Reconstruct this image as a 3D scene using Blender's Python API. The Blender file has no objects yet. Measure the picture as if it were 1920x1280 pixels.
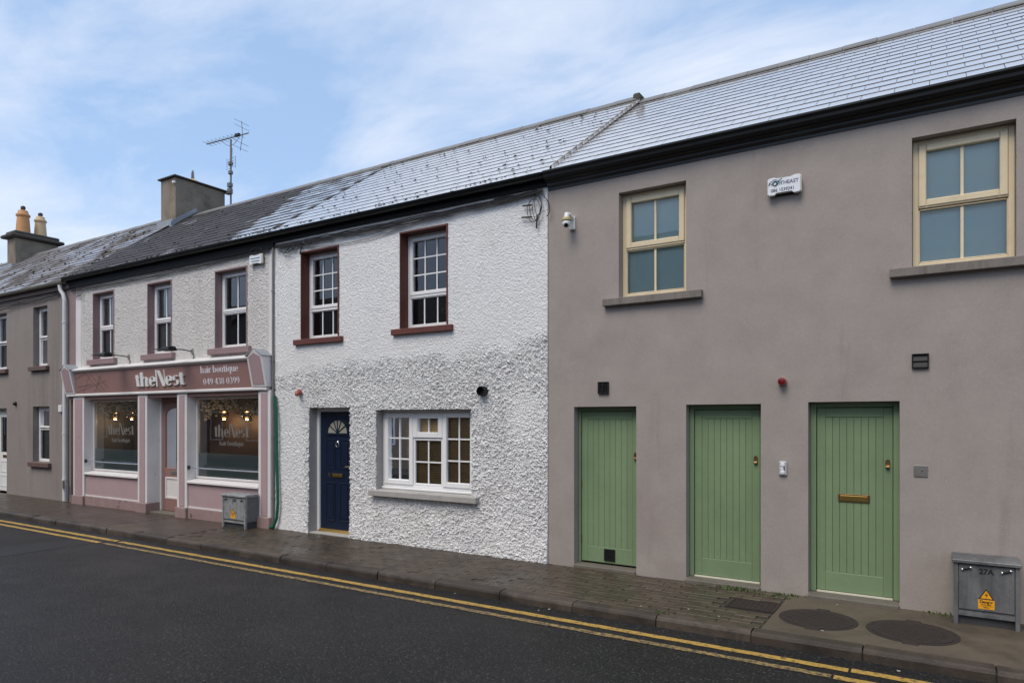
import bpy, bmesh, math, random
import numpy as np
from mathutils import Matrix, Vector
R = math.radians
random.seed(7)
scene = bpy.context.scene
COL = scene.collection

# ------------------------------------------------------------------ camera, sky, sun, exposure
CAM = (0.0, -7.88, 1.9)
cd = bpy.data.cameras.new('camera'); cam = bpy.data.objects.new('camera', cd); COL.objects.link(cam)
cam.location = CAM
cam.rotation_euler = (R(90), 0, R(32.106))
cd.sensor_width = 36; cd.lens = 24.0; cd.shift_y = 145 / 1920
cd.clip_start = 0.05; cd.clip_end = 2000
scene.camera = cam

SUN_EL, SUN_AZ = 56, 188          # azimuth clockwise from +Y (the street runs along X)
world = bpy.data.worlds.new('World'); scene.world = world; world.use_nodes = True
nt = world.node_tree; N = nt.nodes; L = nt.links
N.clear()
def wn(t, **k):
    n = N.new(t)
    for a, v in k.items(): setattr(n, a, v)
    return n
def wmath(op, a, b=None):
    m = wn('ShaderNodeMath', operation=op)
    for i, q in enumerate((a, b)):
        if q is None: continue
        if isinstance(q, (int, float)): m.inputs[i].default_value = q
        else: L.new(q, m.inputs[i])
    return m.outputs[0]
sky = wn('ShaderNodeTexSky'); sky.sky_type = 'NISHITA'; sky.sun_disc = False
sky.sun_elevation = R(SUN_EL); sky.sun_rotation = R(SUN_AZ); sky.altitude = 50
sky.air_density = 1.0; sky.dust_density = .6; sky.ozone_density = 1.5
tc = wn('ShaderNodeTexCoord'); sep = wn('ShaderNodeSeparateXYZ'); L.new(tc.outputs['Generated'], sep.inputs[0])
zc = wmath('MAXIMUM', wmath('ADD', sep.outputs[2], 0.12), 0.05)
cx = wmath('DIVIDE', sep.outputs[0], zc); cy = wmath('DIVIDE', sep.outputs[1], zc)
cmb = wn('ShaderNodeCombineXYZ'); L.new(cx, cmb.inputs[0]); L.new(cy, cmb.inputs[1])
mp = wn('ShaderNodeMapping'); L.new(cmb.outputs[0], mp.inputs[0])
mp.inputs['Rotation'].default_value = (0, 0, R(-35)); mp.inputs['Scale'].default_value = (0.8, 1.35, 1); mp.inputs['Location'].default_value = (3.1, 1.9, 0)
n1 = wn('ShaderNodeTexNoise'); n1.inputs['Scale'].default_value = 1.7; n1.inputs['Detail'].default_value = 11; n1.inputs['Roughness'].default_value = .60; n1.inputs['Distortion'].default_value = .35
L.new(mp.outputs[0], n1.inputs['Vector'])
n2 = wn('ShaderNodeTexNoise'); n2.inputs['Scale'].default_value = .55; n2.inputs['Detail'].default_value = 3
mp2 = wn('ShaderNodeMapping'); L.new(cmb.outputs[0], mp2.inputs[0]); mp2.inputs['Location'].default_value = (9.1, 5.5, 0)
L.new(mp2.outputs[0], n2.inputs['Vector'])
dens = wmath('ADD', wmath('MULTIPLY', n1.outputs[0], .55), wmath('MULTIPLY', n2.outputs[0], .75))
rmp = wn('ShaderNodeValToRGB'); L.new(dens, rmp.inputs[0])
rmp.color_ramp.elements[0].position = .58; rmp.color_ramp.elements[0].color = (.0, .0, .0, 1)
rmp.color_ramp.elements[1].position = .84; rmp.color_ramp.elements[1].color = (.95, .95, .95, 1)
skm = wn('ShaderNodeMixRGB', blend_type='MULTIPLY'); skm.inputs[0].default_value = 1; L.new(sky.outputs[0], skm.inputs[1]); skm.inputs[2].default_value = (1.32, 1.25, 1.25, 1)
veil = wn('ShaderNodeMixRGB'); veil.inputs[0].default_value = .55; L.new(skm.outputs[0], veil.inputs[1]); veil.inputs[2].default_value = (3.5, 5.1, 7.5, 1)   # thin high haze
mixc = wn('ShaderNodeMixRGB'); L.new(rmp.outputs[0], mixc.inputs[0]); L.new(veil.outputs[0], mixc.inputs[1]); mixc.inputs[2].default_value = (6.5, 6.8, 7.5, 1)
bg = wn('ShaderNodeBackground'); L.new(mixc.outputs[0], bg.inputs[0]); bg.inputs[1].default_value = 0.125
wo = wn('ShaderNodeOutputWorld'); L.new(bg.outputs[0], wo.inputs[0])

sd = bpy.data.lights.new('sun', 'SUN'); sun = bpy.data.objects.new('sun', sd); COL.objects.link(sun)
sd.energy = 2.3; sd.angle = R(34); sd.color = (1, .90, .77)
az = R(SUN_AZ); el = R(SUN_EL)
sv = Vector((math.sin(az) * math.cos(el), math.cos(az) * math.cos(el), math.sin(el)))
sun.rotation_euler = sv.to_track_quat('Z', 'Y').to_euler(); sun.location = (-4, -10, 20)

vs = scene.view_settings; vs.view_transform = 'Standard'; vs.look = 'None'; vs.exposure = 0.2; vs.gamma = 1; vs.use_curve_mapping = False
scene.render.engine = 'CYCLES'
scene.render.resolution_x = 1024; scene.render.resolution_y = 682
scene.cycles.max_bounces = 6; scene.cycles.transparent_max_bounces = 12

# ------------------------------------------------------------------ pixel helpers (photo px -> point on a known plane)
TH = R(32.10625); SN, CS = math.sin(TH), math.cos(TH)
def W(u, v, y=0.0):
    a = (u - 960) / 1280; d = (y - CAM[1]) / (CS + a * SN)
    return d * (a * CS - SN), CAM[2] + (785 - v) / 1280 * d
def G(u, v, z=0.0):
    a = (u - 960) / 1280; d = 1280 * (CAM[2] - z) / (v - 785)
    return d * (a * CS - SN), CAM[1] + d * (CS + a * SN)

# ------------------------------------------------------------------ materials
def mat(name, col, rough=.6, var=.12, vscale=4.0, spec=.5, metal=0, bump=0, bscale=60, bdist=.01, coat=0, coatr=.15,
        col2=None, mask=None, mscale=2.0, rough2=None, perpiece=0, streak=0, emis=None, stain=None, speck=None):
    """Procedural material. col2 is mixed in by a noise mask (lo, hi); streak stretches that mask vertically."""
    m = bpy.data.materials.new(name); m.use_nodes = True
    t = m.node_tree; nd = t.nodes; lk = t.links
    b = nd['Principled BSDF']
    geo = nd.new('ShaderNodeNewGeometry')
    def noise(scale, detail=5, rough=.6, vec=None, stretch=None):
        n = nd.new('ShaderNodeTexNoise'); n.inputs['Scale'].default_value = scale; n.inputs['Detail'].default_value = detail; n.inputs['Roughness'].default_value = rough
        v = geo.outputs['Position']
        if stretch:
            mpn = nd.new('ShaderNodeMapping'); mpn.inputs['Scale'].default_value = stretch; lk.new(v, mpn.inputs[0]); v = mpn.outputs[0]
        lk.new(v, n.inputs['Vector']); return n.outputs[0]
    def mth(op, a, bb):
        q = nd.new('ShaderNodeMath'); q.operation = op
        for i, z in enumerate((a, bb)):
            if isinstance(z, (int, float)): q.inputs[i].default_value = z
            else: lk.new(z, q.inputs[i])
        return q.outputs[0]
    def mixrgb(f, a, bb, bt='MIX'):
        q = nd.new('ShaderNodeMixRGB'); q.blend_type = bt
        for i, z in enumerate((f, a, bb)):
            if isinstance(z, (int, float)): q.inputs[i].default_value = z
            elif isinstance(z, tuple): q.inputs[i].default_value = z if len(z) == 4 else (*z, 1)
            else: lk.new(z, q.inputs[i])
        return q.outputs[0]
    c = (*col, 1)
    cur = c; rcur = rough
    if var:
        f = noise(vscale); f2 = noise(vscale * 9, 4)
        val = mth('ADD', mth('MULTIPLY', f, 1.3), mth('MULTIPLY', f2, .7))      # around 1
        val = mth('ADD', mth('MULTIPLY', mth('SUBTRACT', val, 1.0), var * 3.2), 1.0)
        cur = mixrgb(1.0, c, val, 'MULTIPLY')
    if perpiece:
        oi = nd.new('ShaderNodeObjectInfo')
        rnd = mth('FRACT', mth('ADD', oi.outputs['Random'], geo.outputs['Random Per Island']), 0)
        val = mth('ADD', mth('MULTIPLY', mth('SUBTRACT', rnd, .5), perpiece * 2), 1.0)
        cur = mixrgb(1.0, cur, val, 'MULTIPLY')
    if col2 is not None:
        lo, hi = mask
        nz = noise(mscale, 8, .65, stretch=(1, 1, .12) if streak else None)
        mr = nd.new('ShaderNodeMapRange'); mr.inputs[1].default_value = lo; mr.inputs[2].default_value = hi; lk.new(nz, mr.inputs[0])
        cur = mixrgb(mr.outputs[0], cur, (*col2, 1))
        if rough2 is not None:
            mr2 = nd.new('ShaderNodeMapRange'); mr2.inputs[3].default_value = rough; mr2.inputs[4].default_value = rough2; lk.new(mr.outputs[0], mr2.inputs[0]); rcur = mr2.outputs[0]
    if stain:                                   # (colour, lo, hi, scale, stretch) weathering marks
        mr = nd.new('ShaderNodeMapRange'); mr.inputs[1].default_value = stain[1]; mr.inputs[2].default_value = stain[2]
        lk.new(noise(stain[3], 9, .68, stretch=stain[4]), mr.inputs[0]); cur = mixrgb(mr.outputs[0], cur, (*stain[0], 1))
    if speck:                                   # (colour, lo, hi, scale) aggregate
        mr = nd.new('ShaderNodeMapRange'); mr.inputs[1].default_value = speck[1]; mr.inputs[2].default_value = speck[2]
        lk.new(noise(speck[3], 2, .5), mr.inputs[0]); cur = mixrgb(mr.outputs[0], cur, (*speck[0], 1))
    if isinstance(cur, tuple): b.inputs['Base Color'].default_value = cur
    else: lk.new(cur, b.inputs['Base Color'])
    if isinstance(rcur, (int, float)): b.inputs['Roughness'].default_value = rcur
    else: lk.new(rcur, b.inputs['Roughness'])
    b.inputs['Specular IOR Level'].default_value = spec; b.inputs['Metallic'].default_value = metal
    b.inputs['Coat Weight'].default_value = coat; b.inputs['Coat Roughness'].default_value = coatr
    if bump:
        bn = nd.new('ShaderNodeBump'); bn.inputs['Strength'].default_value = bump; bn.inputs['Distance'].default_value = bdist
        lk.new(noise(bscale, 4, .7), bn.inputs['Height']); lk.new(bn.outputs[0], b.inputs['Normal'])
    if emis: b.inputs['Emission Color'].default_value = (*emis[:3], 1); b.inputs['Emission Strength'].default_value = emis[3]
    return m

def glass(name, tint=(.90, .94, .93), refl=1.0, wob=.0012):
    m = bpy.data.materials.new(name); m.use_nodes = True
    t = m.node_tree; nd = t.nodes; lk = t.links; nd.clear()
    out = nd.new('ShaderNodeOutputMaterial'); mx = nd.new('ShaderNodeMixShader'); tr = nd.new('ShaderNodeBsdfTransparent'); gl = nd.new('ShaderNodeBsdfGlossy')
    fr = nd.new('ShaderNodeFresnel'); fr.inputs[0].default_value = 1.52
    mu = nd.new('ShaderNodeMath'); mu.operation = 'MULTIPLY_ADD'; mu.inputs[1].default_value = 1.55 * refl; mu.inputs[2].default_value = .01
    lk.new(fr.outputs[0], mu.inputs[0])
    tr.inputs[0].default_value = (*tint, 1); gl.inputs['Roughness'].default_value = .015; gl.inputs[0].default_value = (.95, .97, 1, 1)
    g = nd.new('ShaderNodeNewGeometry'); nz = nd.new('ShaderNodeTexNoise'); nz.inputs['Scale'].default_value = 2.2; nz.inputs['Detail'].default_value = 1
    lk.new(g.outputs['Position'], nz.inputs['Vector'])
    bn = nd.new('ShaderNodeBump'); bn.inputs['Strength'].default_value = .25; bn.inputs['Distance'].default_value = wob; lk.new(nz.outputs[0], bn.inputs['Height'])
    lk.new(bn.outputs[0], gl.inputs['Normal'])
    lk.new(mu.outputs[0], mx.inputs[0]); lk.new(tr.outputs[0], mx.inputs[1]); lk.new(gl.outputs[0], mx.inputs[2]); lk.new(mx.outputs[0], out.inputs[0])
    return m

MT = {}
MT['grey_render'] = mat('grey_render', (.328, .288, .262), .85, .085, 3.0, .25, bump=.5, bscale=170, bdist=.004, col2=(.285, .243, .223), mask=(.54, .74), mscale=.9, stain=((.235, .20, .18), .60, .84, 3.2, (1, 1, .10)), speck=((.42, .37, .345), .60, .74, 70))
MT['white_dash'] = mat('white_dash', (.74, .735, .73), .75, .035, 3, .3, bump=.55, bscale=120, bdist=.006, col2=(.63, .605, .57), mask=(.55, .8), mscale=1.4)
MT['reveal_grey'] = mat('reveal_grey', (.36, .34, .33), .8, .08, 5, .3, bump=.3, bscale=90, bdist=.003)
MT['maroon'] = mat('maroon', (.115, .036, .026), .55, .12, 6, .4, bump=.2, bscale=70, bdist=.003)
MT['maroon_sill'] = mat('maroon_sill', (.125, .040, .03), .6, .15, 8, .4, bump=.35, bscale=60, bdist=.004, col2=(.07, .04, .03), mask=(.55, .75), mscale=6)
MT['shop_dash'] = mat('shop_dash', (.60, .575, .55), .8, .04, 3, .3, bump=.6, bscale=120, bdist=.006, col2=(.48, .455, .43), mask=(.52, .8), mscale=1.1, streak=1)
MT['mauve_dark'] = mat('mauve_dark', (.265, .150, .132), .5, .06, 3, .4)
MT['mauve'] = mat('mauve', (.40, .285, .295), .5, .05, 3, .4, col2=(.30, .21, .215), mask=(.62, .8), mscale=2.4)
MT['mauve_reveal'] = mat('mauve_reveal', (.27, .185, .185), .6, .08, 4, .4)
MT['plinth_mauve'] = mat('plinth_mauve', (.29, .20, .19), .6, .12, 5, .4, col2=(.05, .045, .045), mask=(.61, .68), mscale=7)
MT['cream_paint'] = mat('cream_paint', (.68, .655, .64), .45, .05, 3, .45, col2=(.42, .40, .385), mask=(.66, .76), mscale=5)
MT['tan_render'] = mat('tan_render', (.255, .222, .205), .85, .09, 1.2, .25, bump=.6, bscale=140, bdist=.005, col2=(.17, .15, .14), mask=(.5, .75), mscale=1.5, streak=1)
MT['brown_sill'] = mat('brown_sill', (.125, .075, .062), .6, .12, 6)
MT['upvc'] = mat('upvc', (.80, .80, .80), .3, .02, 3, .5)
MT['cream_frame'] = mat('cream_frame', (.69, .575, .385), .38, .05, 4, .5, col2=(.57, .46, .30), mask=(.55, .8), mscale=5)
MT['sill_stone'] = mat('sill_stone', (.20, .175, .155), .8, .14, 8, .3, bump=.4, bscale=80, bdist=.004, col2=(.12, .105, .09), mask=(.48, .75), mscale=14, streak=1)
MT['sill_concrete'] = mat('sill_concrete', (.36, .345, .325), .8, .12, 7, .3, bump=.4, bscale=90, bdist=.004)
MT['green_paint'] = mat('green_paint', (.185, .262, .145), .45, .06, 2, .45, bump=.1, bscale=40, bdist=.002, col2=(.15, .213, .12), mask=(.5, .8), mscale=1.3, perpiece=.05, stain=((.24, .27, .20), .70, .78, 7, (1, 1, .25)))
MT['navy_paint'] = mat('navy_paint', (.006, .013, .034), .32, .15, 4, .5, col2=(.10, .13, .17), mask=(.70, .78), mscale=5, streak=1)
MT['brass'] = mat('brass', (.62, .40, .12), .32, .1, 20, .5, metal=1)
MT['old_brass'] = mat('old_brass', (.30, .20, .10), .4, .2, 20, .5, metal=1)
MT['chrome'] = mat('chrome', (.65, .65, .66), .25, .05, 20, .5, metal=1)
MT['steel_plate'] = mat('steel_plate', (.33, .31, .29), .45, .12, 12, .5, metal=.8)
MT['black_plastic'] = mat('black_plastic', (.010, .010, .011), .5, .2, 6, .35)
MT['black_gutter'] = mat('black_gutter', (.008, .009, .010), .35, .25, 4, .4)
MT['black_fascia'] = mat('black_fascia', (.008, .008, .009), .65, .25, 4, .2)
MT['grey_gutter'] = mat('grey_gutter', (.24, .225, .195), .6, .15, 5)
MT['white_pipe'] = mat('white_pipe', (.66, .665, .66), .4, .06, 3, .5, col2=(.38, .37, .34), mask=(.6, .8), mscale=3, streak=1)
MT['grey_pipe'] = mat('grey_pipe', (.20, .19, .19), .5, .1, 5)
MT['green_hose'] = mat('green_hose', (.006, .10, .05), .4, .12, 8)
MT['cable'] = mat('cable', (.022, .02, .02), .55, .2, 10)
MT['cable_grey'] = mat('cable_grey', (.22, .2, .19), .6, .2, 10)
MT['slate_new'] = mat('slate_new', (.54, .515, .50), .22, .04, 3, .8, coat=1.0, coatr=.12, perpiece=.05, bump=.12, bscale=35, bdist=.003)
MT['slate_white'] = mat('slate_white', (.51, .49, .475), .22, .06, 3, .8, coat=1.0, coatr=.12, perpiece=.07, bump=.2, bscale=30, bdist=.003, col2=(.06, .055, .045), mask=(.66, .72), mscale=9)
def slate_mossy(name, base, moss, lo, hi, scale):
    m = mat(name, base, .22, .16, 4, .5, coat=0, perpiece=.38, bump=.35, bscale=30, bdist=.004, col2=moss, mask=(lo, hi), mscale=scale, rough2=.85)
    return m
MT['slate_shop'] = slate_mossy('slate_shop', (.30, .295, .305), (.043, .039, .043), .34, .42, .8)
MT['slate_left'] = slate_mossy('slate_left', (.25, .24, .25), (.085, .07, .060), .44, .56, 1.3)
MT['slate_edge'] = mat('slate_edge', (.035, .034, .036), .5, .2, 10)  # damp cut edges, coloured near-black to paint in the shadow lines between slates
MT['ridge'] = mat('ridge', (.17, .165, .155), .55, .12, 5, .5, perpiece=.08)
MT['moss'] = mat('moss', (.018, .018, .014), .95, .3, 20, .1)
MT['lead'] = mat('lead', (.26, .28, .31), .45, .12, 6, .5)
MT['chimney'] = mat('chimney', (.24, .20, .155), .9, .1, 2.5, .2, bump=.7, bscale=60, bdist=.008, col2=(.12, .11, .085), mask=(.48, .72), mscale=2.2)
MT['chimney_cap'] = mat('chimney_cap', (.075, .068, .058), .9, .2, 6, .2, bump=.6, bscale=50, bdist=.008)
MT['pot_orange'] = mat('pot_orange', (.55, .27, .11), .7, .12, 6)
MT['pot_buff'] = mat('pot_buff', (.58, .42, .24), .7, .12, 6)
MT['mast'] = mat('mast', (.20, .185, .18), .5, .1, 10, metal=.6)
MT['asphalt'] = mat('asphalt', (.014, .013, .0128), .48, .40, 6.0, .32, bump=1.0, bscale=55, bdist=.035, col2=(.018, .017, .0175), mask=(.45, .7), mscale=.5, rough2=.34, stain=((.030, .029, .029), .52, .75, .35, (.35, 1, 1)), speck=((.10, .093, .09), .58, .70, 42))
MT['asphalt_patch'] = mat('asphalt_patch', (.022, .021, .0215), .6, .12, 2, .35, bump=.6, bscale=150, bdist=.008)
MT['asphalt_seal'] = mat('asphalt_seal', (.020, .020, .021), .5, .12, 5, .35, bump=.3, bscale=90, bdist=.004)
MT['yellow'] = mat('yellow', (.43, .27, .06), .55, .10, 6, .4, bump=.7, bscale=130, bdist=.006, col2=(.075, .065, .055), mask=(.52, .64), mscale=22)
MT['yellow_worn'] = mat('yellow_worn', (.31, .21, .07), .6, .12, 6, .4, bump=.8, bscale=130, bdist=.006, col2=(.068, .06, .053), mask=(.44, .58), mscale=22)
MT['kerb'] = mat('kerb', (.066, .05, .038), .5, .15, 6, .45, bump=.6, bscale=70, bdist=.006, perpiece=.30, col2=(.028, .023, .019), mask=(.45, .66), mscale=3.5, rough2=.4)
MT['paver'] = mat('paver', (.060, .044, .030), .42, .2, 7, .45, speck=((.11, .095, .08), .66, .76, 90), bump=.5, bscale=90, bdist=.004, perpiece=.25, col2=(.037, .034, .022), mask=(.5, .66), mscale=1.1, rough2=.22)
MT['joint'] = mat('joint', (.045, .042, .032), .7, .25, 12, .3, bump=.5, bscale=90, bdist=.005)
MT['footpath_concrete'] = mat('footpath_concrete', (.102, .082, .058), .65, .16, 3.5, .35, speck=((.15, .125, .10), .64, .76, 80), stain=((.045, .040, .030), .56, .76, 2.2, (1, 1, 1)), bump=.45, bscale=120, bdist=.004, col2=(.048, .040, .029), mask=(.47, .7), mscale=1.2, rough2=.4)
MT['old_concrete'] = mat('old_concrete', (.060, .045, .033), .42, .18, 3.5, .4, speck=((.11, .095, .08), .64, .76, 70), bump=.45, bscale=110, bdist=.004, col2=(.040, .033, .028), mask=(.45, .68), mscale=1.4, rough2=.2)
MT['threshold'] = mat('threshold', (.135, .12, .10), .75, .14, 7, .3, bump=.4, bscale=90, bdist=.004)
MT['iron'] = mat('iron', (.026, .018, .015), .7, .2, 14, .5, bump=.8, bscale=160, bdist=.006)
MT['galv'] = mat('galv', (.165, .168, .172), .5, .25, 6, .4, metal=.25, col2=(.09, .093, .098), mask=(.46, .64), mscale=7, streak=1)
MT['galv_light'] = mat('galv_light', (.30, .305, .31), .5, .22, 12, .4, metal=.2, col2=(.20, .205, .21), mask=(.46, .64), mscale=14)
MT['galv_side'] = mat('galv_side', (.16, .16, .157), .7, .25, 30, .4, bump=.6, bscale=120, bdist=.004)
MT['galv_dark'] = mat('galv_dark', (.06, .06, .063), .6, .2, 8, .3, metal=.2)
MT['sticker'] = mat('sticker', (.80, .36, .012), .45, .05, 10)
MT['ink'] = mat('ink', (.015, .013, .013), .5, 0)
MT['ink_blue'] = mat('ink_blue', (.03, .035, .09), .5, 0)
MT['ink_teal'] = mat('ink_teal', (.02, .12, .14), .5, 0)
MT['alarm_white'] = mat('alarm_white', (.72, .74, .78), .4, .02, 5)
MT['alarm_cream'] = mat('alarm_cream', (.66, .64, .52), .45, .06, 9)
MT['red_dome'] = mat('red_dome', (.16, .004, .008), .25, .1, 10, coat=.5)
MT['pink_base'] = mat('pink_base', (.42, .20, .16), .5, .1, 10)
MT['faded_red'] = mat('faded_red', (.30, .07, .055), .55, .2, 14)
MT['silver_plastic'] = mat('silver_plastic', (.52, .53, .55), .35, .04, 10, metal=.3)
MT['white_plastic'] = mat('white_plastic', (.72, .72, .70), .4, .05, 9)
MT['dirty_yellow'] = mat('dirty_yellow', (.48, .40, .19), .5, .15, 14)
MT['letter'] = mat('letter', (.76, .75, .73), .4, .03, 6)
MT['print_pale'] = mat('print_pale', (.68, .64, .68), .5, .03, 6)
MT['line_dark'] = mat('line_dark', (.11, .055, .05), .5, .05, 6)
MT['vinyl'] = mat('vinyl', (.15, .14, .13), .6, .05, 6)
MT['film'] = mat('film', (.42, .47, .44), .35, .06, 2, .4)
MT['blind_teal'] = mat('blind_teal', (.70, .83, .80), .7, .04, 1.2, .3)
MT['blind_wood'] = mat('blind_wood', (.74, .46, .20), .5, .15, 6, .4)
MT['curtain'] = mat('curtain', (.42, .38, .33), .8, .1, 4)
MT['room_dark'] = mat('room_dark', (.10, .09, .08), .8, .1, 1.5)
MT['shop_interior'] = mat('shop_interior', (.42, .32, .23), .7, .1, 1.5)
MT['shop_backdrop'] = mat('shop_backdrop', (.115, .075, .058), .6, .12, 2)
MT['leaf'] = mat('leaf', (.075, .13, .05), .6, .2, 30, perpiece=.4)
MT['blossom'] = mat('blossom', (.78, .70, .60), .7, .1, 30, perpiece=.25)
MT['bulb'] = mat('bulb', (.9, .6, .3), .5, 0, emis=(1.0, .52, .18, .8))
MT['terracotta'] = mat('terracotta', (.28, .12, .07), .7, .1, 10)
MT['bark'] = mat('bark', (.08, .06, .045), .9, .2, 6)
MT['weed'] = mat('weed', (.055, .085, .016), .6, .2, 20)
MT['litter'] = mat('litter', (.38, .36, .33), .7, .1, 20)
MT['opp_tan'] = mat('opp_tan', (.25, .18, .12), .85, .08, 2)
MT['opp_pale'] = mat('opp_pale', (.48, .45, .42), .85, .08, 2)
MT['opp_roof'] = mat('opp_roof', (.06, .058, .06), .8, .1, 2)
MT['opp_brick'] = mat('opp_brick', (.20, .13, .10), .85, .1, 2)
MT['ground'] = mat('ground', (.07, .07, .05), .9, .2, .3)
MT['glass'] = glass('glass')
MT['glass_shop'] = glass('glass_shop', (.86, .90, .88), 1.15)
MT['globe'] = glass('globe', (.92, .9, .86), 2.0)
MT['fan_glass'] = mat('fan_glass', (.34, .33, .28), .2, .1, 8, .6)

# ------------------------------------------------------------------ mesh helpers
class MB:
    def __init__(s): s.v = []; s.f = []; s.m = []
    def add(s, vs_, fs, mi=0):
        o = len(s.v); s.v += [tuple(p) for p in vs_]
        for f in fs: s.f.append(tuple(i + o for i in f)); s.m.append(mi)
        return s
    def box(s, x0, x1, y0, y1, z0, z1, mi=0):
        if x0 > x1: x0, x1 = x1, x0
        if y0 > y1: y0, y1 = y1, y0
        if z0 > z1: z0, z1 = z1, z0
        return s.add([(x0, y0, z0), (x1, y0, z0), (x1, y1, z0), (x0, y1, z0), (x0, y0, z1), (x1, y0, z1), (x1, y1, z1), (x0, y1, z1)],
                     [(0, 3, 2, 1), (4, 5, 6, 7), (0, 1, 5, 4), (1, 2, 6, 5), (2, 3, 7, 6), (3, 0, 4, 7)], mi)
    def prism_x(s, prof, x0, x1, mi=0):            # profile of (y, z), extruded along x
        n = len(prof); vs_ = [(x0, y, z) for y, z in prof] + [(x1, y, z) for y, z in prof]
        fs = [(i, (i + 1) % n, n + (i + 1) % n, n + i) for i in range(n)] + [tuple(range(n))[::-1], tuple(range(n, 2 * n))]
        return s.add(vs_, fs, mi)
    def prism_y(s, prof, y0, y1, mi=0):            # profile of (x, z), extruded along y
        n = len(prof); vs_ = [(x, y0, z) for x, z in prof] + [(x, y1, z) for x, z in prof]
        fs = [(i, (i + 1) % n, n + (i + 1) % n, n + i) for i in range(n)] + [tuple(range(n))[::-1], tuple(range(n, 2 * n))]
        return s.add(vs_, fs, mi)
    def quad(s, a, b, c, d, mi=0): return s.add([a, b, c, d], [(0, 1, 2, 3)], mi)
    def tube(s, pts, r, seg=8, mi=0, cap=True):
        pts = [Vector(p) for p in pts]; rs = r if isinstance(r, (list, tuple)) else [r] * len(pts)
        rings = []; up = Vector((.13, .31, .94))
        for i, p in enumerate(pts):
            t = (pts[min(i + 1, len(pts) - 1)] - pts[max(i - 1, 0)]).normalized()
            a = t.cross(up)
            if a.length < 1e-4: a = t.cross(Vector((1, 0, 0)))
            a.normalize(); b = t.cross(a); up = a.cross(t)
            rings.append([p + (a * math.cos(2 * math.pi * k / seg) + b * math.sin(2 * math.pi * k / seg)) * rs[i] for k in range(seg)])
        vs_ = [q for rg in rings for q in rg]; fs = []
        for i in range(len(pts) - 1):
            for k in range(seg):
                k2 = (k + 1) % seg
                fs.append((i * seg + k, i * seg + k2, (i + 1) * seg + k2, (i + 1) * seg + k))
        if cap: fs += [tuple(range(seg))[::-1], tuple(range((len(pts) - 1) * seg, len(pts) * seg))]
        return s.add(vs_, fs, mi)
    def lathe(s, prof, org, axis='z', seg=20, mi=0):   # prof (r, h); closed at the ends
        vs_ = []; fs = []; n = len(prof)
        for r_, h in prof:
            for k in range(seg):
                a = 2 * math.pi * k / seg; p, q = r_ * math.cos(a), r_ * math.sin(a)
                if axis == 'z': vs_.append((org[0] + p, org[1] + q, org[2] + h))
                else: vs_.append((org[0] + p, org[1] - h, org[2] + q))      # axis -y, out of the wall
        for i in range(n - 1):
            for k in range(seg):
                k2 = (k + 1) % seg; fs.append((i * seg + k, i * seg + k2, (i + 1) * seg + k2, (i + 1) * seg + k))
        fs += [tuple(range(seg))[::-1], tuple(range((n - 1) * seg, n * seg))]
        return s.add(vs_, fs, mi)
    def frame(s, x0, x1, z0, z1, w, y0, y1, mi=0):     # rectangular frame butted: uprights full height
        wl, wr, wb, wt = w if isinstance(w, tuple) else (w, w, w, w)
        s.box(x0, x0 + wl, y0, y1, z0, z1, mi); s.box(x1 - wr, x1, y0, y1, z0, z1, mi)
        s.box(x0 + wl, x1 - wr, y0, y1, z0, z0 + wb, mi); s.box(x0 + wl, x1 - wr, y0, y1, z1 - wt, z1, mi)
        return s

WM = {}
def mkmesh(name, mb, mats):
    me = bpy.data.meshes.new(name); me.from_pydata(mb.v, [], mb.f)
    for m in (mats if isinstance(mats, list) else [mats]): me.materials.append(MT[m] if isinstance(m, str) else m)
    if any(mb.m): me.polygons.foreach_set('material_index', mb.m)
    me.update(); return me
def shade(me, on=True): me.polygons.foreach_set('use_smooth', [on] * len(me.polygons))
def finish(o, bevel=0, smooth=False, fix=True):
    me = o.data
    if fix and len(me.polygons) < 20000:
        bm = bmesh.new(); bm.from_mesh(me); bmesh.ops.recalc_face_normals(bm, faces=bm.faces); bm.to_mesh(me); bm.free()
    if smooth:
        shade(me)
        try: me.set_sharp_from_angle(angle=R(40))
        except Exception: pass
    if bevel:
        md = o.modifiers.new('bevel', 'BEVEL'); md.width = bevel; md.segments = 1; md.limit_method = 'ANGLE'; md.angle_limit = R(50)
def thing(name, label, cat, loc, group=None):
    o = bpy.data.objects.new(name, None); COL.objects.link(o); o.location = loc; o['label'] = label; o['category'] = cat
    if group: o['group'] = group
    o.empty_display_size = .1; WM[o] = Matrix.Translation(loc); return o
def part(name, mb, m, parent, bevel=0, smooth=False, label=None, kind=None, fix=True):
    o = bpy.data.objects.new(name, mkmesh(name, mb, m)); COL.objects.link(o)
    o.parent = parent; o.matrix_parent_inverse = WM[parent].inverted(); WM[o] = Matrix.Identity(4)
    if label: o['label'] = label
    if kind: o['kind'] = kind
    finish(o, bevel, smooth, fix); return o
def piece(name, me, parent, mw):
    o = bpy.data.objects.new(name, me); COL.objects.link(o); o.parent = parent; o.matrix_parent_inverse = WM[parent].inverted(); o.matrix_basis = mw; return o
def single(name, mb, m, label, cat, group=None, bevel=0, smooth=False, kind=None):
    vs_ = np.array(mb.v); c = Vector(((vs_[:, 0].min() + vs_[:, 0].max()) / 2, (vs_[:, 1].min() + vs_[:, 1].max()) / 2, vs_[:, 2].min()))
    mb.v = [(p[0] - c.x, p[1] - c.y, p[2] - c.z) for p in mb.v]
    o = bpy.data.objects.new(name, mkmesh(name, mb, m)); COL.objects.link(o); o.location = c
    if label: o['label'] = label
    if cat: o['category'] = cat
    if group: o['group'] = group
    if kind: o['kind'] = kind
    WM[o] = Matrix.Translation(c); finish(o, bevel, smooth); return o
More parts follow.
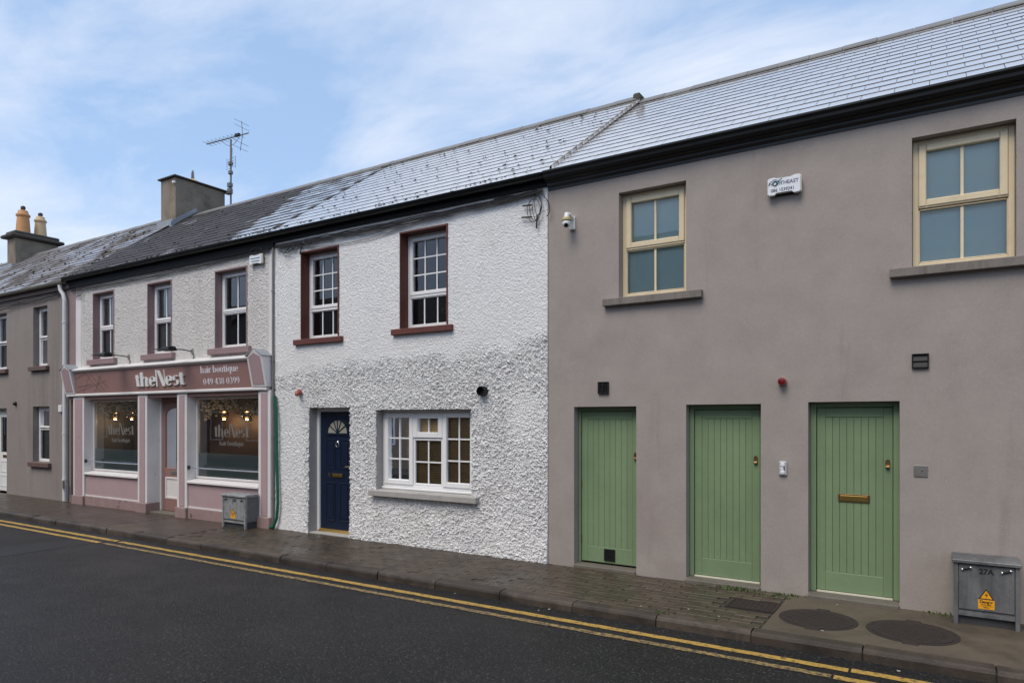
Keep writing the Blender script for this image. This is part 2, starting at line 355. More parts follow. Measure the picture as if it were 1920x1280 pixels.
def struct(name, mb, m):
    o = bpy.data.objects.new(name, mkmesh(name, mb, m)); COL.objects.link(o); o['kind'] = 'structure'; WM[o] = Matrix.Identity(4); finish(o); return o

rng = np.random.default_rng(11)
def vnoise(X, Z, cell, seed):
    r = np.random.default_rng(seed); T = r.random((256, 256))
    x = X / cell; z = Z / cell; xi = np.floor(x).astype(int); zi = np.floor(z).astype(int); fx = x - xi; fz = z - zi
    fx = fx * fx * (3 - 2 * fx); fz = fz * fz * (3 - 2 * fz)
    a = T[xi % 256, zi % 256]; b = T[(xi + 1) % 256, zi % 256]; c = T[xi % 256, (zi + 1) % 256]; d = T[(xi + 1) % 256, (zi + 1) % 256]
    return (a * (1 - fx) + b * fx) * (1 - fz) + (c * (1 - fx) + d * fx) * fz

def wall(name, parent, x0, x1, z0, z1, holes, mats, step=None, disp=None, back=.3):
    """Front wall at y=0 (facing -y) with openings; holes = (x0, x1, z0, z1, material slot of the reveal, reveal depth)."""
    xb = sorted({x0, x1, *[h[0] for h in holes], *[h[1] for h in holes]}); zb = sorted({z0, z1, *[h[2] for h in holes], *[h[3] for h in holes]})
    def fill(b):
        if not step: return np.array(b)
        out = [b[0]]
        for p, q in zip(b[:-1], b[1:]):
            n = max(1, round((q - p) / step)); out += list(np.linspace(p, q, n + 1)[1:])
        return np.array(out)
    xs, zs = fill(xb), fill(zb); nx, nz = len(xs), len(zs)
    X, Z = np.meshgrid(xs, zs, indexing='ij')
    Y = -disp(X, Z) if disp else np.zeros_like(X)
    verts = np.stack([X, Y, Z], -1).reshape(-1, 3)
    idx = np.arange(nx * nz).reshape(nx, nz)
    cxm = (xs[:-1] + xs[1:]) / 2; czm = (zs[:-1] + zs[1:]) / 2
    keep = np.ones((nx - 1, nz - 1), bool)
    for h in holes:
        keep &= ~(((cxm > h[0]) & (cxm < h[1]))[:, None] & ((czm > h[2]) & (czm < h[3]))[None, :])
    q = np.stack([idx[:-1, :-1], idx[1:, :-1], idx[1:, 1:], idx[:-1, 1:]], -1)[keep]
    mb = MB(); mb.v = [tuple(p) for p in verts.tolist()]; mb.f = [tuple(f) for f in q.tolist()]; mb.m = [0] * len(mb.f)
    nfront = len(mb.f)
    def strip(ids, dep, mi, flip):
        o = len(mb.v); mb.v += [(mb.v[i][0], dep, mb.v[i][2]) for i in ids]
        for k in range(len(ids) - 1):
            f = (ids[k], ids[k + 1], o + k + 1, o + k); mb.f.append(f if not flip else f[::-1]); mb.m.append(mi)
    for h in holes:
        i0, i1 = np.searchsorted(xs, h[0] - 1e-6), np.searchsorted(xs, h[1] - 1e-6); j0, j1 = np.searchsorted(zs, h[2] - 1e-6), np.searchsorted(zs, h[3] - 1e-6)
        mi, dep = h[4], h[5]
        strip(idx[i0, j0:j1 + 1].tolist(), dep, mi, False); strip(idx[i1, j0:j1 + 1].tolist(), dep, mi, True)
        strip(idx[i0:i1 + 1, j1].tolist(), dep, mi, False)
        if h[2] > z0 + 1e-6: strip(idx[i0:i1 + 1, j0].tolist(), dep, mi, True)
    strip(idx[0, :].tolist(), back, 0, True); strip(idx[-1, :].tolist(), back, 0, False); strip(idx[:, -1].tolist(), back, 0, True)
    o = part(name, mb, mats, parent, fix=False)
    return o

def cut_box(mb): return mb

# ------------------------------------------------------------------ windows and doors
def pane_box(x0, x1, z0, z1, y): return MB().quad((x0, y, z0), (x1, y, z0), (x1, y, z1), (x0, y, z1))
def window(parent, hole, y, fm, sashes, ow=.05, sill=None, sill_m=None, label=None, gm='glass', barw=.022, depth=.07):
    """outer frame = the part 'window'; sashes: (x0,x1,z0,z1 in fractions, sash width, proud, n vertical bars, bar heights)"""
    x0, x1, z0, z1 = hole
    f = MB().frame(x0 + .002, x1 - .002, z0 + .002, z1 - .002, ow, y, y + depth)
    ix0, ix1, iz0, iz1 = x0 + ow, x1 - ow, z0 + ow, z1 - ow
    S = []
    for (a, b, c, d, sw, proud, nv, hb) in sashes:
        S.append((ix0 + (ix1 - ix0) * a, ix0 + (ix1 - ix0) * b, iz0 + (iz1 - iz0) * c, iz0 + (iz1 - iz0) * d, sw, proud, nv, hb))
    w = part('window', f, fm, parent, bevel=.005, label=label)
    for (sx0, sx1, sz0, sz1, sw, proud, nv, hb) in S:
        part('sash', MB().frame(sx0 + .001, sx1 - .001, sz0 + .001, sz1 - .001, sw, y - proud, y + depth - .012), fm, w, bevel=.008)
        gx0, gx1, gz0, gz1 = sx0 + sw - .004, sx1 - sw + .004, sz0 + sw - .004, sz1 - sw + .004
        gy = y + .028
        part('pane', pane_box(gx0, gx1, gz0, gz1, gy), gm, w)
        for k in range(nv):
            bx = gx0 + (gx1 - gx0) * (k + 1) / (nv + 1)
            part('glazing_bar', MB().box(bx - barw / 2, bx + barw / 2, gy - .012, gy - .001, gz0 + .003, gz1 - .003), fm, w)
        for q in hb:
            bz = gz0 + (gz1 - gz0) * q
            part('glazing_bar', MB().box(gx0 + .003, gx1 - .003, gy - .010, gy - .0015, bz - barw / 2, bz + barw / 2), fm, w)
    if sill:
        sx0, sx1, sz0, sz1, sy = sill
        part('sill', MB().prism_x([(sy, sz0), (sy, sz1 - .012), (y - .003, sz1), (y - .003, sz0)], sx0, sx1), sill_m, w, bevel=.006)
    return w

# ------------------------------------------------------------------ roofs
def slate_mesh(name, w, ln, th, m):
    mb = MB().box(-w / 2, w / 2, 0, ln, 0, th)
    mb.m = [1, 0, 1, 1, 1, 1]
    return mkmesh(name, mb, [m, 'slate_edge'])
def roof(parent, x0, x1, ye, ze, yr, zr, m, deck_m='black_plastic', nmax=300, rows=15, sw=.3, jit=.15, lift=.0, label=None, ridge_m='ridge', th=.005, clean=None):
    t = (zr - ze) / (yr - ye); ang = math.atan(t); ln = math.hypot(zr - ze, yr - ye); ex = ln / rows
    nrm = Vector((0, -math.sin(ang), math.cos(ang)))
    d = MB().prism_x([(ye, ze), (yr, zr), (2 * yr - ye, ze), (2 * yr - ye - .03, ze - .07), (yr, zr - .08), (ye + .03, ze - .07)], x0, x1)
    dk = part('roof', d, 'iron', parent, label=label)
    L_ = ex + .04
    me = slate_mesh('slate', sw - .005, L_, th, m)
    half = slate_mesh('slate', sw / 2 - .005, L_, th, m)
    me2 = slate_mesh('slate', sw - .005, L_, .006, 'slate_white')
    items = []
    ncol = int(round((x1 - x0) / sw))
    swr = (x1 - x0) / ncol
    for r in range(rows):
        off = (r % 2) * .5
        cells = []
        if off: cells.append((x0 + swr * .25, half))
        for c in range(ncol):
            xc = x0 + swr * (c + .5 + off)
            if xc + swr * .5 > x1 + .01:
                cells.append((x1 - swr * .25, half)); continue
            cells.append((xc, me))
        for xc, ms in cells:
            p = Vector((xc, ye - .035, ze - .035 * t)) + Vector((0, math.cos(ang), math.sin(ang))) * (r * ex) + nrm * (th + .004 + lift)
            tilt = math.atan((th + .002) / L_)
            rot = Matrix.Rotation(ang - tilt + R(random.gauss(0, jit * .5)), 4, 'X') @ Matrix.Rotation(R(random.gauss(0, jit)), 4, 'Z') @ Matrix.Rotation(R(random.gauss(0, jit * .5)), 4, 'Y')
            if clean and ms is me and xc > clean[0] + (clean[1] - clean[0]) * r / rows + random.gauss(0, .16): ms = me2
            sc = Matrix.Scale(swr / sw, 4, (1, 0, 0))
            items.append(((p - Vector(CAM)).length, Matrix.Translation(p) @ rot @ sc, ms))
    items.sort(key=lambda q: q[0])
    for _, mw, ms in items[:nmax]: piece('slate', ms, dk, mw)
    rest = items[nmax:]
    if rest:
        mb = MB()
        for _, mw, ms in rest:
            o_ = len(mb.f); mb.add([tuple(mw @ v.co) for v in ms.vertices], [tuple(p.vertices) for p in ms.polygons]); mb.m[o_:] = [p.material_index for p in ms.polygons]
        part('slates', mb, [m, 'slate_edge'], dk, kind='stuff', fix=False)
    # ridge tiles
    rl = .45; n = int(round((x1 - x0) / rl)); rl = (x1 - x0) / n
    a2 = ang
    def pr(o): return [(-.15, -.15 * t + o), (0, o + .012), (.15, -.15 * t + o), (.15, -.15 * t + o - .02), (0, o - .012), (-.15, -.15 * t + o - .02)]
    rm = MB().prism_x([(y, z) for y, z in pr(.045 + lift)], 0, rl - .006)
    rme = mkmesh('ridge_tile', rm, ridge_m)
    for k in range(n):
        piece('ridge_tile', rme, dk, Matrix.Translation((x0 + k * rl, yr, zr + random.uniform(-.004, .004))))
    return dk
def shell(parent, x0, x1, ze, zr, m, depth=6.1):
    yr = 3.05
    pr = [(.31, 0), (depth, 0), (depth, ze - .12), (yr, zr - .16), (.31, ze - .12 + (.31) * .6)]
    part('side_wall', MB().prism_x(pr, x0 + .004, x0 + .12), m, parent)
    part('side_wall', MB().prism_x(pr, x1 - .12, x1 - .004), m, parent)
    part('back_wall', MB().box(x0 + .13, x1 - .13, depth - .2, depth - .01, 0, ze - .13), m, parent)
    part('upper_floor', MB().box(x0 + .13, x1 - .13, .31, depth - .21, 2.48, 2.62), 'room_dark', parent)
    part('ground_floor', MB().box(x0 + .13, x1 - .13, .31, depth - .21, -.05, .03), 'room_dark', parent)
    part('ceiling', MB().box(x0 + .13, x1 - .13, .02, depth - .21, ze - .22, ze - .16), 'room_dark', parent)
    part('inner_wall', MB().box(x0 + .13, x1 - .13, 2.4, 2.5, .04, ze - .24), 'room_dark', parent)
def gutter(parent, x0, x1, y, ztop, r, m, name='gutter'):
    pr = []
    for k in range(9):
        a = math.pi * k / 8; pr.append((y - r * math.cos(a) * 1.0, ztop - r * math.sin(a)))
    inner = [(yy * 1.0 + (y - yy) * .12, zz + .006) for yy, zz in pr][::-1]
    inner = [(yy, min(zz, ztop)) for yy, zz in inner]
    g = part(name, MB().prism_x(pr + inner, x0, x1), m, parent, smooth=True)
    n = int((x1 - x0) / 1.8)
    for k in range(n + 1):
        xb = x0 + .35 + k * 1.8
        if xb < x1 - .1:
            part('gutter_bracket', MB().prism_x([(y - (r + .006) * math.cos(math.pi * q / 8), ztop + .004 - (r + .006) * math.sin(math.pi * q / 8)) for q in range(9)], xb, xb + .05), m, g, smooth=True)
    return g

def text_mb(s, size, x, z, y, depth=.002, align='LEFT', xscale=1.0, bold=0):
    cu = bpy.data.curves.new('t', 'FONT'); cu.body = s; cu.size = size; cu.extrude = depth / 2; cu.align_x = align; cu.offset = bold
    o = bpy.data.objects.new('t', cu); COL.objects.link(o)
    bpy.context.view_layer.update()
    me = bpy.data.meshes.new_from_object(o.evaluated_get(bpy.context.evaluated_depsgraph_get()))
    mb = MB(); mb.v = [(x + v.co.x * xscale, y - v.co.z, z + v.co.y) for v in me.vertices]; mb.f = [tuple(p.vertices) for p in me.polygons]; mb.m = [0] * len(mb.f)
    bpy.data.objects.remove(o); bpy.data.curves.remove(cu); bpy.data.meshes.remove(me)
    return mb

# high-contrast display lettering built stroke by stroke
class Glyphs:
    def __init__(s, y, depth): s.mb = MB(); s.y = y; s.d = depth; s.k = 0
    def poly(s, pts):
        s.k += 1; o = (s.k % 7) * .0004
        s.mb.prism_y(pts, s.y - o, s.y + s.d)
    def stem(s, x, z0, w, h, lean=0): s.poly([(x, z0), (x + w, z0), (x + w + lean, z0 + h), (x + lean, z0 + h)])
    def ring(s, cx_, cz, rx, rz, a0, a1, thick, thin):
        n = max(6, int(abs(a1 - a0) / 14)); out = []; inn = []
        for i in range(n + 1):
            a = R(a0 + (a1 - a0) * i / n); w = thin + (thick - thin) * abs(math.cos(a)) ** 1.6
            out.append((cx_ + rx * math.cos(a), cz + rz * math.sin(a))); inn.append((cx_ + (rx - w) * math.cos(a), cz + (rz - max(thin, w * .35)) * math.sin(a)))
        for i in range(n): s.poly([out[i], out[i + 1], inn[i + 1], inn[i]])
    def write(s, text, x, z, H, heavy=.26):
        T = heavy * H; t = .07 * H; X = x
        for ch in text:
            if ch == ' ': X += .32 * H; continue
            if ch == 't': s.stem(X + .10 * H, z + .03 * H, T, 1.22 * H, -.05 * H); s.stem(X, z + .93 * H, .46 * H, t); s.ring(X + .33 * H, z + .14 * H, .16 * H, .14 * H, 200, 340, t * 1.4, t); w = .50
            elif ch == 'h': s.stem(X, z, T, 1.5 * H); s.ring(X + .42 * H, z + .66 * H, .24 * H, .34 * H, 0, 150, T * .9, t); s.stem(X + .66 * H - T * .9, z, T * .9, .68 * H); s.stem(X + .66 * H, z, .08 * H, t); w = .78
            elif ch == 'e': s.ring(X + .31 * H, z + .5 * H, .31 * H, .5 * H, 0, 318, T, t); s.stem(X + .15 * H, z + .46 * H, .45 * H, t); w = .66
            elif ch == 'N': s.stem(X, z - .06 * H, .11 * H, 1.72 * H); s.poly([(X + .14 * H, z + 1.60 * H), (X + .34 * H, z + 1.60 * H), (X + .80 * H, z - .04 * H), (X + .56 * H, z - .04 * H)]); s.stem(X + .76 * H, z + .1 * H, .05 * H, 1.55 * H); w = .83
            elif ch == 's': s.ring(X + .25 * H, z + .73 * H, .25 * H, .27 * H, 35, 250, T * .85, t); s.ring(X + .25 * H, z + .27 * H, .26 * H, .27 * H, -145, 80, T * .85, t); s.poly([(X + .03 * H, z + .66 * H), (X + .2 * H, z + .52 * H), (X + .48 * H, z + .34 * H), (X + .3 * H, z + .48 * H)]); w = .56
            elif ch == 'a': s.ring(X + .24 * H, z + .26 * H, .22 * H, .26 * H, 60, 330, T * .8, t); s.ring(X + .26 * H, z + .72 * H, .24 * H, .28 * H, 0, 160, T * .8, t); s.stem(X + .50 * H - T * .85, z, T * .85, .75 * H); w = .60
            elif ch == 'i': s.stem(X, z, T, H); s.ring(X + T / 2, z + 1.25 * H, T * .5, .13 * H, 0, 360, T * .45, T * .3); w = .34
            elif ch == 'r': s.stem(X, z, T, H); s.ring(X + .40 * H, z + .74 * H, .18 * H, .24 * H, 20, 170, T * .6, t); w = .54
            elif ch == 'b': s.stem(X, z, T, 1.5 * H); s.ring(X + .34 * H, z + .5 * H, .32 * H, .5 * H, -150, 150, T, t); w = .72
            elif ch == 'o': s.ring(X + .32 * H, z + .5 * H, .32 * H, .5 * H, 0, 360, T, t); w = .70
            elif ch == 'u': s.stem(X, z + .3 * H, T * .9, .7 * H); s.ring(X + .26 * H, z + .32 * H, .26 * H, .32 * H, 180, 330, T * .9, t); s.stem(X + .62 * H - T * .9, z, T * .9, H); w = .70
            elif ch == 'q': s.ring(X + .32 * H, z + .5 * H, .32 * H, .5 * H, 30, 330, T, t); s.stem(X + .62 * H - T * .9, z - .45 * H, T * .9, 1.45 * H); w = .70
            elif ch == '0': s.ring(X + .32 * H, z + .62 * H, .32 * H, .62 * H, 0, 360, T * .95, t); w = .72
            elif ch == '4': s.stem(X + .34 * H, z, T * .95, 1.24 * H); s.poly([(X, z + .36 * H), (X + .09 * H, z + .36 * H), (X + .40 * H, z + 1.2 * H), (X + .34 * H, z + 1.24 * H)]); s.stem(X, z + .33 * H, .66 * H, t); w = .70
            elif ch == '9': s.ring(X + .3 * H, z + .84 * H, .3 * H, .40 * H, 0, 360, T * .9, t); s.ring(X + .22 * H, z + .62 * H, .38 * H, .62 * H, -95, 20, T * .9, t); w = .68
            elif ch == '3': s.ring(X + .24 * H, z + .93 * H, .26 * H, .31 * H, -75, 150, T * .85, t); s.ring(X + .24 * H, z + .32 * H, .30 * H, .32 * H, -150, 75, T * .9, t); w = .62
            elif ch == '8': s.ring(X + .3 * H, z + .93 * H, .26 * H, .31 * H, 0, 360, T * .75, t); s.ring(X + .3 * H, z + .33 * H, .30 * H, .33 * H, 0, 360, T * .85, t); w = .68
            X += w * H
        return X

def lean(mb, off):                      # lay lettering on the tilted sign board
    mb.v = [(p[0], p[1] + (-.105 - .04 * (p[2] - 2.46) / .47) - off, p[2]) for p in mb.v]; return mb
def lettering(text, x0, x1, z, H, y, depth, heavy=.26):
    g = Glyphs(y, depth); end = g.write(text, 0, z, H, heavy)
    k = (x1 - x0) / end; g.mb.v = [(x0 + p[0] * k, p[1], p[2]) for p in g.mb.v]; return g.mb

# ------------------------------------------------------------------ ground, road, pavement, kerb
KY = -1.57                         # kerb face
ZR = -.10                          # road level
struct('ground', MB().quad((-600, -600, -.16), (600, -600, -.16), (600, 600, -.16), (-600, 600, -.16)), 'ground')
road = struct('road', MB().quad((-120, -9.6, ZR), (60, -9.6, ZR), (60, KY + .05, ZR), (-120, KY + .05, ZR)), 'asphalt')
def strip(name, pts, z, m, parent):                       # flat painted or laid strip following pts (x, y_lo, y_hi)
    mb = MB(); n = len(pts)
    mb.add([(p[0], p[1], z) for p in pts] + [(p[0], p[2], z) for p in pts], [(i, i + 1, n + i + 1, n + i) for i in range(n - 1)])
    return part(name, mb, m, parent)
CY = CAM[1]
def line_pts(d0, d1, xa, xb, seed):
    r = random.Random(seed); xs = np.arange(xa, xb + .001, .12); out = []
    for x in xs: out.append((x, CY + d0 + r.uniform(-.006, .006), CY + d1 + r.uniform(-.006, .006)))
    return out
# older stretch on the left, newer in the middle, offset repaint at the right
strip('yellow_line', line_pts(5.975, 6.075, -60, -11.35, 1), ZR + .004, 'yellow', road)
strip('yellow_line', line_pts(5.765, 5.855, -60, -11.5, 2), ZR + .004, 'yellow', road)
strip('yellow_line', line_pts(5.975, 6.065, -11.3, -.62, 3), ZR + .004, 'yellow', road)
strip('yellow_line', line_pts(5.775, 5.855, -11.4, -.72, 4), ZR + .004, 'yellow_worn', road)
strip('yellow_line', line_pts(5.985, 6.075, -.60, 6, 5), ZR + .004, 'yellow', road)
strip('yellow_line', line_pts(5.76, 5.85, -.70, 6, 6), ZR + .004, 'yellow', road)
# reinstated trench across the road at the left
strip('road_patch', [(x, -9.5, KY - .02 if x > -12.1 else KY - .02) for x in (-12.3, -12.2, -11.62)], ZR + .0015, 'asphalt_patch', road)
strip('tar_joint', [(-12.36, -9.5, KY - .02), (-12.30, -9.5, KY - .02)], ZR + .0025, 'asphalt_seal', road)
strip('tar_joint', [(-11.63, -9.5, KY - .02), (-11.56, -9.5, KY - .02)], ZR + .0025, 'asphalt_seal', road)

pav = struct('pavement', MB().box(-120, 60, KY + .15, .06, -.14, -.014), 'joint')
part('concrete_slab', MB().box(-1.385, 9, KY + .152, .04, -.09, .0), 'footpath_concrete', pav, bevel=.008)
xs = [-120, -60, -40, -30, -24.5, -21.2, -18.3, -15.4, -12.6, -10.62]
for a, b in zip(xs[:-1], xs[1:]):
    part('concrete_slab', MB().box(a + .006, b - .006, KY + .152, .04, -.09, -.002 + random.uniform(-.002, .002)), 'old_concrete', pav, bevel=.006)
# block paving, stretcher bond across the footway
def paver_mesh():
    a, b, h, c = .1975 / 2, .0975 / 2, .05, .004
    mb = MB(); mb.add([(-a, -b, -h), (a, -b, -h), (a, b, -h), (-a, b, -h), (-a, -b, -c), (a, -b, -c), (a, b, -c), (-a, b, -c), (-a + c, -b + c, 0), (a - c, -b + c, 0), (a - c, b - c, 0), (-a + c, b - c, 0)],
        [(0, 1, 5, 4), (1, 2, 6, 5), (2, 3, 7, 6), (3, 0, 4, 7), (4, 5, 9, 8), (5, 6, 10, 9), (6, 7, 11, 10), (7, 4, 8, 11), (8, 9, 10, 11)])
    return mkmesh('paving_block', mb, 'paver')
pm = paver_mesh(); items = []
GR = (-1.86, -1.385, -.84, -.49)                                     # inspection cover set in the blocks
for j in range(14):
    y = KY + .205 + j * .1
    for i in range(46):
        x = -10.5 + i * .2 + (j % 2) * .1
        if x > -1.48: continue
        if GR[0] - .10 < x < GR[1] + .10 and GR[2] - .05 < y < GR[3] + .05: continue
        mw = Matrix.Translation((x, y, random.gauss(-.0015, .0022))) @ Matrix.Rotation(R(random.gauss(0, .7)), 4, 'Z') @ Matrix.Rotation(R(random.gauss(0, .6)), 4, 'X') @ Matrix.Rotation(R(random.gauss(0, .4)), 4, 'Y')
        items.append(((Vector((x, y, 0)) - Vector(CAM)).length, mw))
items.sort(key=lambda q: q[0])
for _, mw in items[:300]: piece('paving_block', pm, pav, mw)
mb = MB()
for _, mw in items[300:]: mb.add([tuple(mw @ v.co) for v in pm.vertices], [tuple(p.vertices) for p in pm.polygons])
part('paving_blocks', mb, 'paver', pav, kind='stuff', fix=False)
# kerb stones
kerb = struct('kerb', MB().box(-120, 60, KY + .02, KY + .14, -.14, -.03), 'joint')
def kerb_mesh(ln):
    pr = [(0.0, -.16), (0.004, -.035), (.012, -.012), (.032, 0), (.148, .003), (.148, -.16)]
    return mkmesh('kerb_stone', MB().prism_x(pr, -ln / 2 + .004, ln / 2 - .004), 'kerb')
KX = [-.545, -1.436, -2.322, -3.231, -4.127, -5.033]
x = -5.033
while x > -45: x -= .908; KX.append(x)
KX = sorted(KX + [.36, 1.27, 2.18, 3.09, 4.0, 4.91])
km = kerb_mesh(.905)
for a, b in zip(KX[:-1], KX[1:]):
    piece('kerb_stone', km, kerb, Matrix.Translation(((a + b) / 2, KY + random.uniform(-.006, .006), random.uniform(-.006, .004))) @ Matrix.Rotation(R(random.gauss(0, .25)), 4, 'Z') @ Matrix.Rotation(R(random.gauss(0, .15)), 4, 'Y') @ Matrix.Scale((b - a) / .91, 4, (1, 0, 0)))
# far side of the street
fs = struct('pavement', MB().box(-120, 60, -11.6, -9.6, -.14, .0), 'footpath_concrete')

# covers in the footway
def round_cover(cx_, cy_, r, label):
    t = thing('manhole_cover', label, 'manhole cover', (cx_, cy_, 0.0), 'round covers in the concrete footway')
    part('frame_ring', MB().lathe([(r, -.02), (r, .004), (r - .035, .004), (r - .035, -.02)], (cx_, cy_, 0), seg=40), 'iron', t)
    lid = part('lid', MB().lathe([(r - .04, -.02), (r - .04, .006), (r - .05, .007)], (cx_, cy_, 0), seg=40), 'iron', t)
    mb = MB()
    for i in range(-6, 7):
        for j in range(-6, 7):
            px, py = i * .055 + (j % 2) * .027, j * .05
            if px * px + py * py < (r - .09) ** 2: mb.box(cx_ + px - .014, cx_ + px + .014, cy_ + py - .008, cy_ + py + .008, .0065, .010)
    part('tread_pattern', mb, 'iron', lid, kind='stuff')
    part('key_slot', MB().box(cx_ - .06, cx_ + .06, cy_ - r - .03, cy_ - r + .05, -.01, .0085), 'iron', t, bevel=.004)
    part('key_slot', MB().box(cx_ - .06, cx_ + .06, cy_ + r - .05, cy_ + r + .03, -.01, .0085), 'iron', t, bevel=.004)
round_cover(-.985, -.85, .345, 'round rusty manhole cover just below the step of the green door with the brass letterbox')
round_cover(-.215, -.83, .365, 'round rusty manhole cover beside the electrical cabinet marked 27A')
t = thing('inspection_cover', 'rectangular dark iron inspection cover set among the paving blocks', 'inspection cover', (-1.62, -.665, 0))
part('cover_frame', MB().frame(GR[0], GR[1], 0, 1, .03, 0, 1), 'iron', t).data.transform(Matrix(((1, 0, 0, 0), (0, 0, GR[3] - GR[2], GR[2]), (0, .02, 0, -.016), (0, 0, 0, 1))))
lid = part('lid', MB().box(GR[0] + .034, GR[1] - .034, GR[2] + .016, GR[3] - .016, -.016, .001), 'iron', t, bevel=.003)
mb = MB()
for i in range(8):
    for j in range(5): mb.box(GR[0] + .06 + i * .05, GR[0] + .09 + i * .05, GR[2] + .045 + j * .06, GR[2] + .07 + j * .06, .0012, .005)
part('tread_pattern', mb, 'iron', lid, kind='stuff')

# ------------------------------------------------------------------ grey house with green doors (right)
gx0, gx1 = -4.38, 5.0
gh = thing('rendered_house', 'grey rendered house with three green plank doors and cream framed windows', 'house', (.3, 3, 0))
GW = [(-3.38, -2.53, 3.40, 4.70), (-.24, .60, 3.41, 4.695), (2.6, 3.45, 3.41, 4.695)]
GD = [(-4.0, -3.15, 2.055), (-2.53, -1.685, 2.067), (-1.20, -.346, 2.08)]
holes = [(*h, 0, .26) for h in GW] + [(a, b, .035, z, 0, .26) for a, b, z in GD]
wall('wall', gh, gx0 + .003, gx1, -.1, 4.98, holes, ['grey_render'], back=.3)
for i, h in enumerate(GW):
    w = window(gh, h, .115, 'cream_frame', [(0, 1, .475, 1, .068, .018, 1, []), (0, 1, 0, .455, .012, .0, 1, [])], ow=.052,
               sill=(h[0] - .19, h[1] + .20, h[2] - .098, h[2] + .003, -.075), sill_m='sill_stone', barw=.026)
    part('transom', MB().box(h[0] + .053, h[1] - .053, .108, .18, h[2] + .60, h[2] + .645), 'cream_frame', w, bevel=.004)
    part('blind', MB().box(h[0] + .03, h[1] - .03, .190, .198, h[2] + .02, h[3] - .04), 'blind_teal', w)
def plank_door(x0, x1, z1, kind):
    z0 = .045; y = .12
    fw = {0: (.035, .012), 1: (.055, .035), 2: (.062, .062)}[kind]
    d = part('door', MB().box(x0 + fw[0] + .004, x1 - fw[1] - .004, y + .045, y + .075, z0 + .022, z1 - .06), 'green_paint', gh)
    part('door_frame', MB().box(x0 + .002, x0 + fw[0], y, y + .1, z0 - .005, z1 - .002).box(x1 - fw[1], x1 - .002, y, y + .1, z0 - .005, z1 - .002).box(x0 + fw[0], x1 - fw[1], y, y + .1, z1 - .055, z1 - .002), 'green_paint', d, bevel=.005)
    lx0, lx1, lz0, lz1 = x0 + fw[0] + .006, x1 - fw[1] - .006, z0 + .018, z1 - .062
    st = .085
    part('door_rail', MB().box(lx0, lx0 + st, y + .02, y + .044, lz0, lz1), 'green_paint', d, bevel=.004)
    part('door_rail', MB().box(lx1 - st, lx1, y + .02, y + .044, lz0, lz1), 'green_paint', d, bevel=.004)
    part('door_rail', MB().box(lx0 + st, lx1 - st, y + .02, y + .044, lz1 - .10, lz1), 'green_paint', d, bevel=.004)
    part('door_rail', MB().box(lx0 + st, lx1 - st, y + .02, y + .044, lz0, lz0 + .20), 'green_paint', d, bevel=.004)
    n = 8; pw = (lx1 - lx0 - 2 * st) / n
    pme = mkmesh('plank', MB().prism_x([(0, 0)] * 0 or [(y + .024, lz0 + .203), (y + .024, lz1 - .103), (y + .044, lz1 - .103), (y + .044, lz0 + .203)], 0, 1), 'green_paint')
    # bevelled plank cross-section
    c = .0035; a = pw - .001
    pme = mkmesh('plank', MB().add([(q, yy, zz) for zz in (lz0 + .2025, lz1 - .1025) for q, yy in ((.001, y + .044), (.001, y + .0245 + c), (c, y + .0245), (a - c, y + .0245), (a, y + .0245 + c), (a, y + .044))],
        [(0, 1, 7, 6), (1, 2, 8, 7), (2, 3, 9, 8), (3, 4, 10, 9), (4, 5, 11, 10), (0, 5, 4, 3, 2, 1), (6, 7, 8, 9, 10, 11)]), 'green_paint')
    for k in range(n): piece('plank', pme, d, Matrix.Translation((lx0 + st + k * pw, 0, 0)))
    kx, kz = lx1 - .045, z0 + 1.40
    pl = part('lock', MB().prism_y([(kx - .022, kz - .05), (kx + .022, kz - .05), (kx + .022, kz + .015), (kx + .014, kz + .034), (kx, kz + .042), (kx - .014, kz + .034), (kx - .022, kz + .015)], y + .012, y + .0195), 'old_brass', d, bevel=.002)
    part('finger_pull', MB().prism_x([(y + .0115, kz - .045), (y - .01, kz - .05), (y - .012, kz - .036), (y + .0115, kz - .02)], kx - .019, kx + .019), 'old_brass', d, bevel=.002)
    part('threshold', MB().box(x0 + .003, x1 - .003, -.075, y + .1, -.02, z0 - .006) if kind else MB().box(x0 + .003, x1 - .003, -.03, y + .1, -.02, z0 - .006), 'threshold', d, bevel=.01)
    if kind: part('weather_bar', MB().box(lx0, lx1, y + .0, y + .045, z0 - .004, z0 + .012), 'alarm_cream', d)
    return d, lx0, lx1, lz0, lz1, y
for i, (a, b, z) in enumerate(GD):
    d, lx0, lx1, lz0, lz1, y = plank_door(a, b, z, i)
    if i == 0:
        for zz in (.30, 1.02, 1.72): part('hinge', MB().box(lx0 - .012, lx0 + .008, y + .008, y + .018, zz, zz + .10), 'old_brass', d, bevel=.003)
        vx = (lx0 + lx1) / 2 + .0
        v = part('door_vent', MB().frame(vx - .075, vx + .075, lz0 + .03, lz0 + .18, .014, y + .008, y + .0195), 'black_plastic', d)
        part('vent_louvres', MB().box(vx - .061, vx + .061, y + .014, y + .019, lz0 + .044, lz0 + .166), 'black_plastic', d)
        for k in range(6): part('louvre', MB().box(vx - .06, vx + .06, y + .009, y + .0138, lz0 + .048 + k * .02, lz0 + .058 + k * .02), 'black_plastic', d)
    if i == 2:
        vx = (lx0 + lx1) / 2
        part('letter_plate', MB().box(vx - .15, vx + .15, y + .014, y + .0195, 1.02, 1.105), 'old_brass', d, bevel=.004)
        part('letter_flap', MB().box(vx - .132, vx + .132, y + .006, y + .0138, 1.035, 1.09), 'brass', d, bevel=.005)
shell(gh, gx0, gx1, 5.05, 7.24, 'grey_render')
roof(gh, gx0 + .10, gx1, -.10, 5.135, 3.05, 7.235, 'slate_new', rows=15)
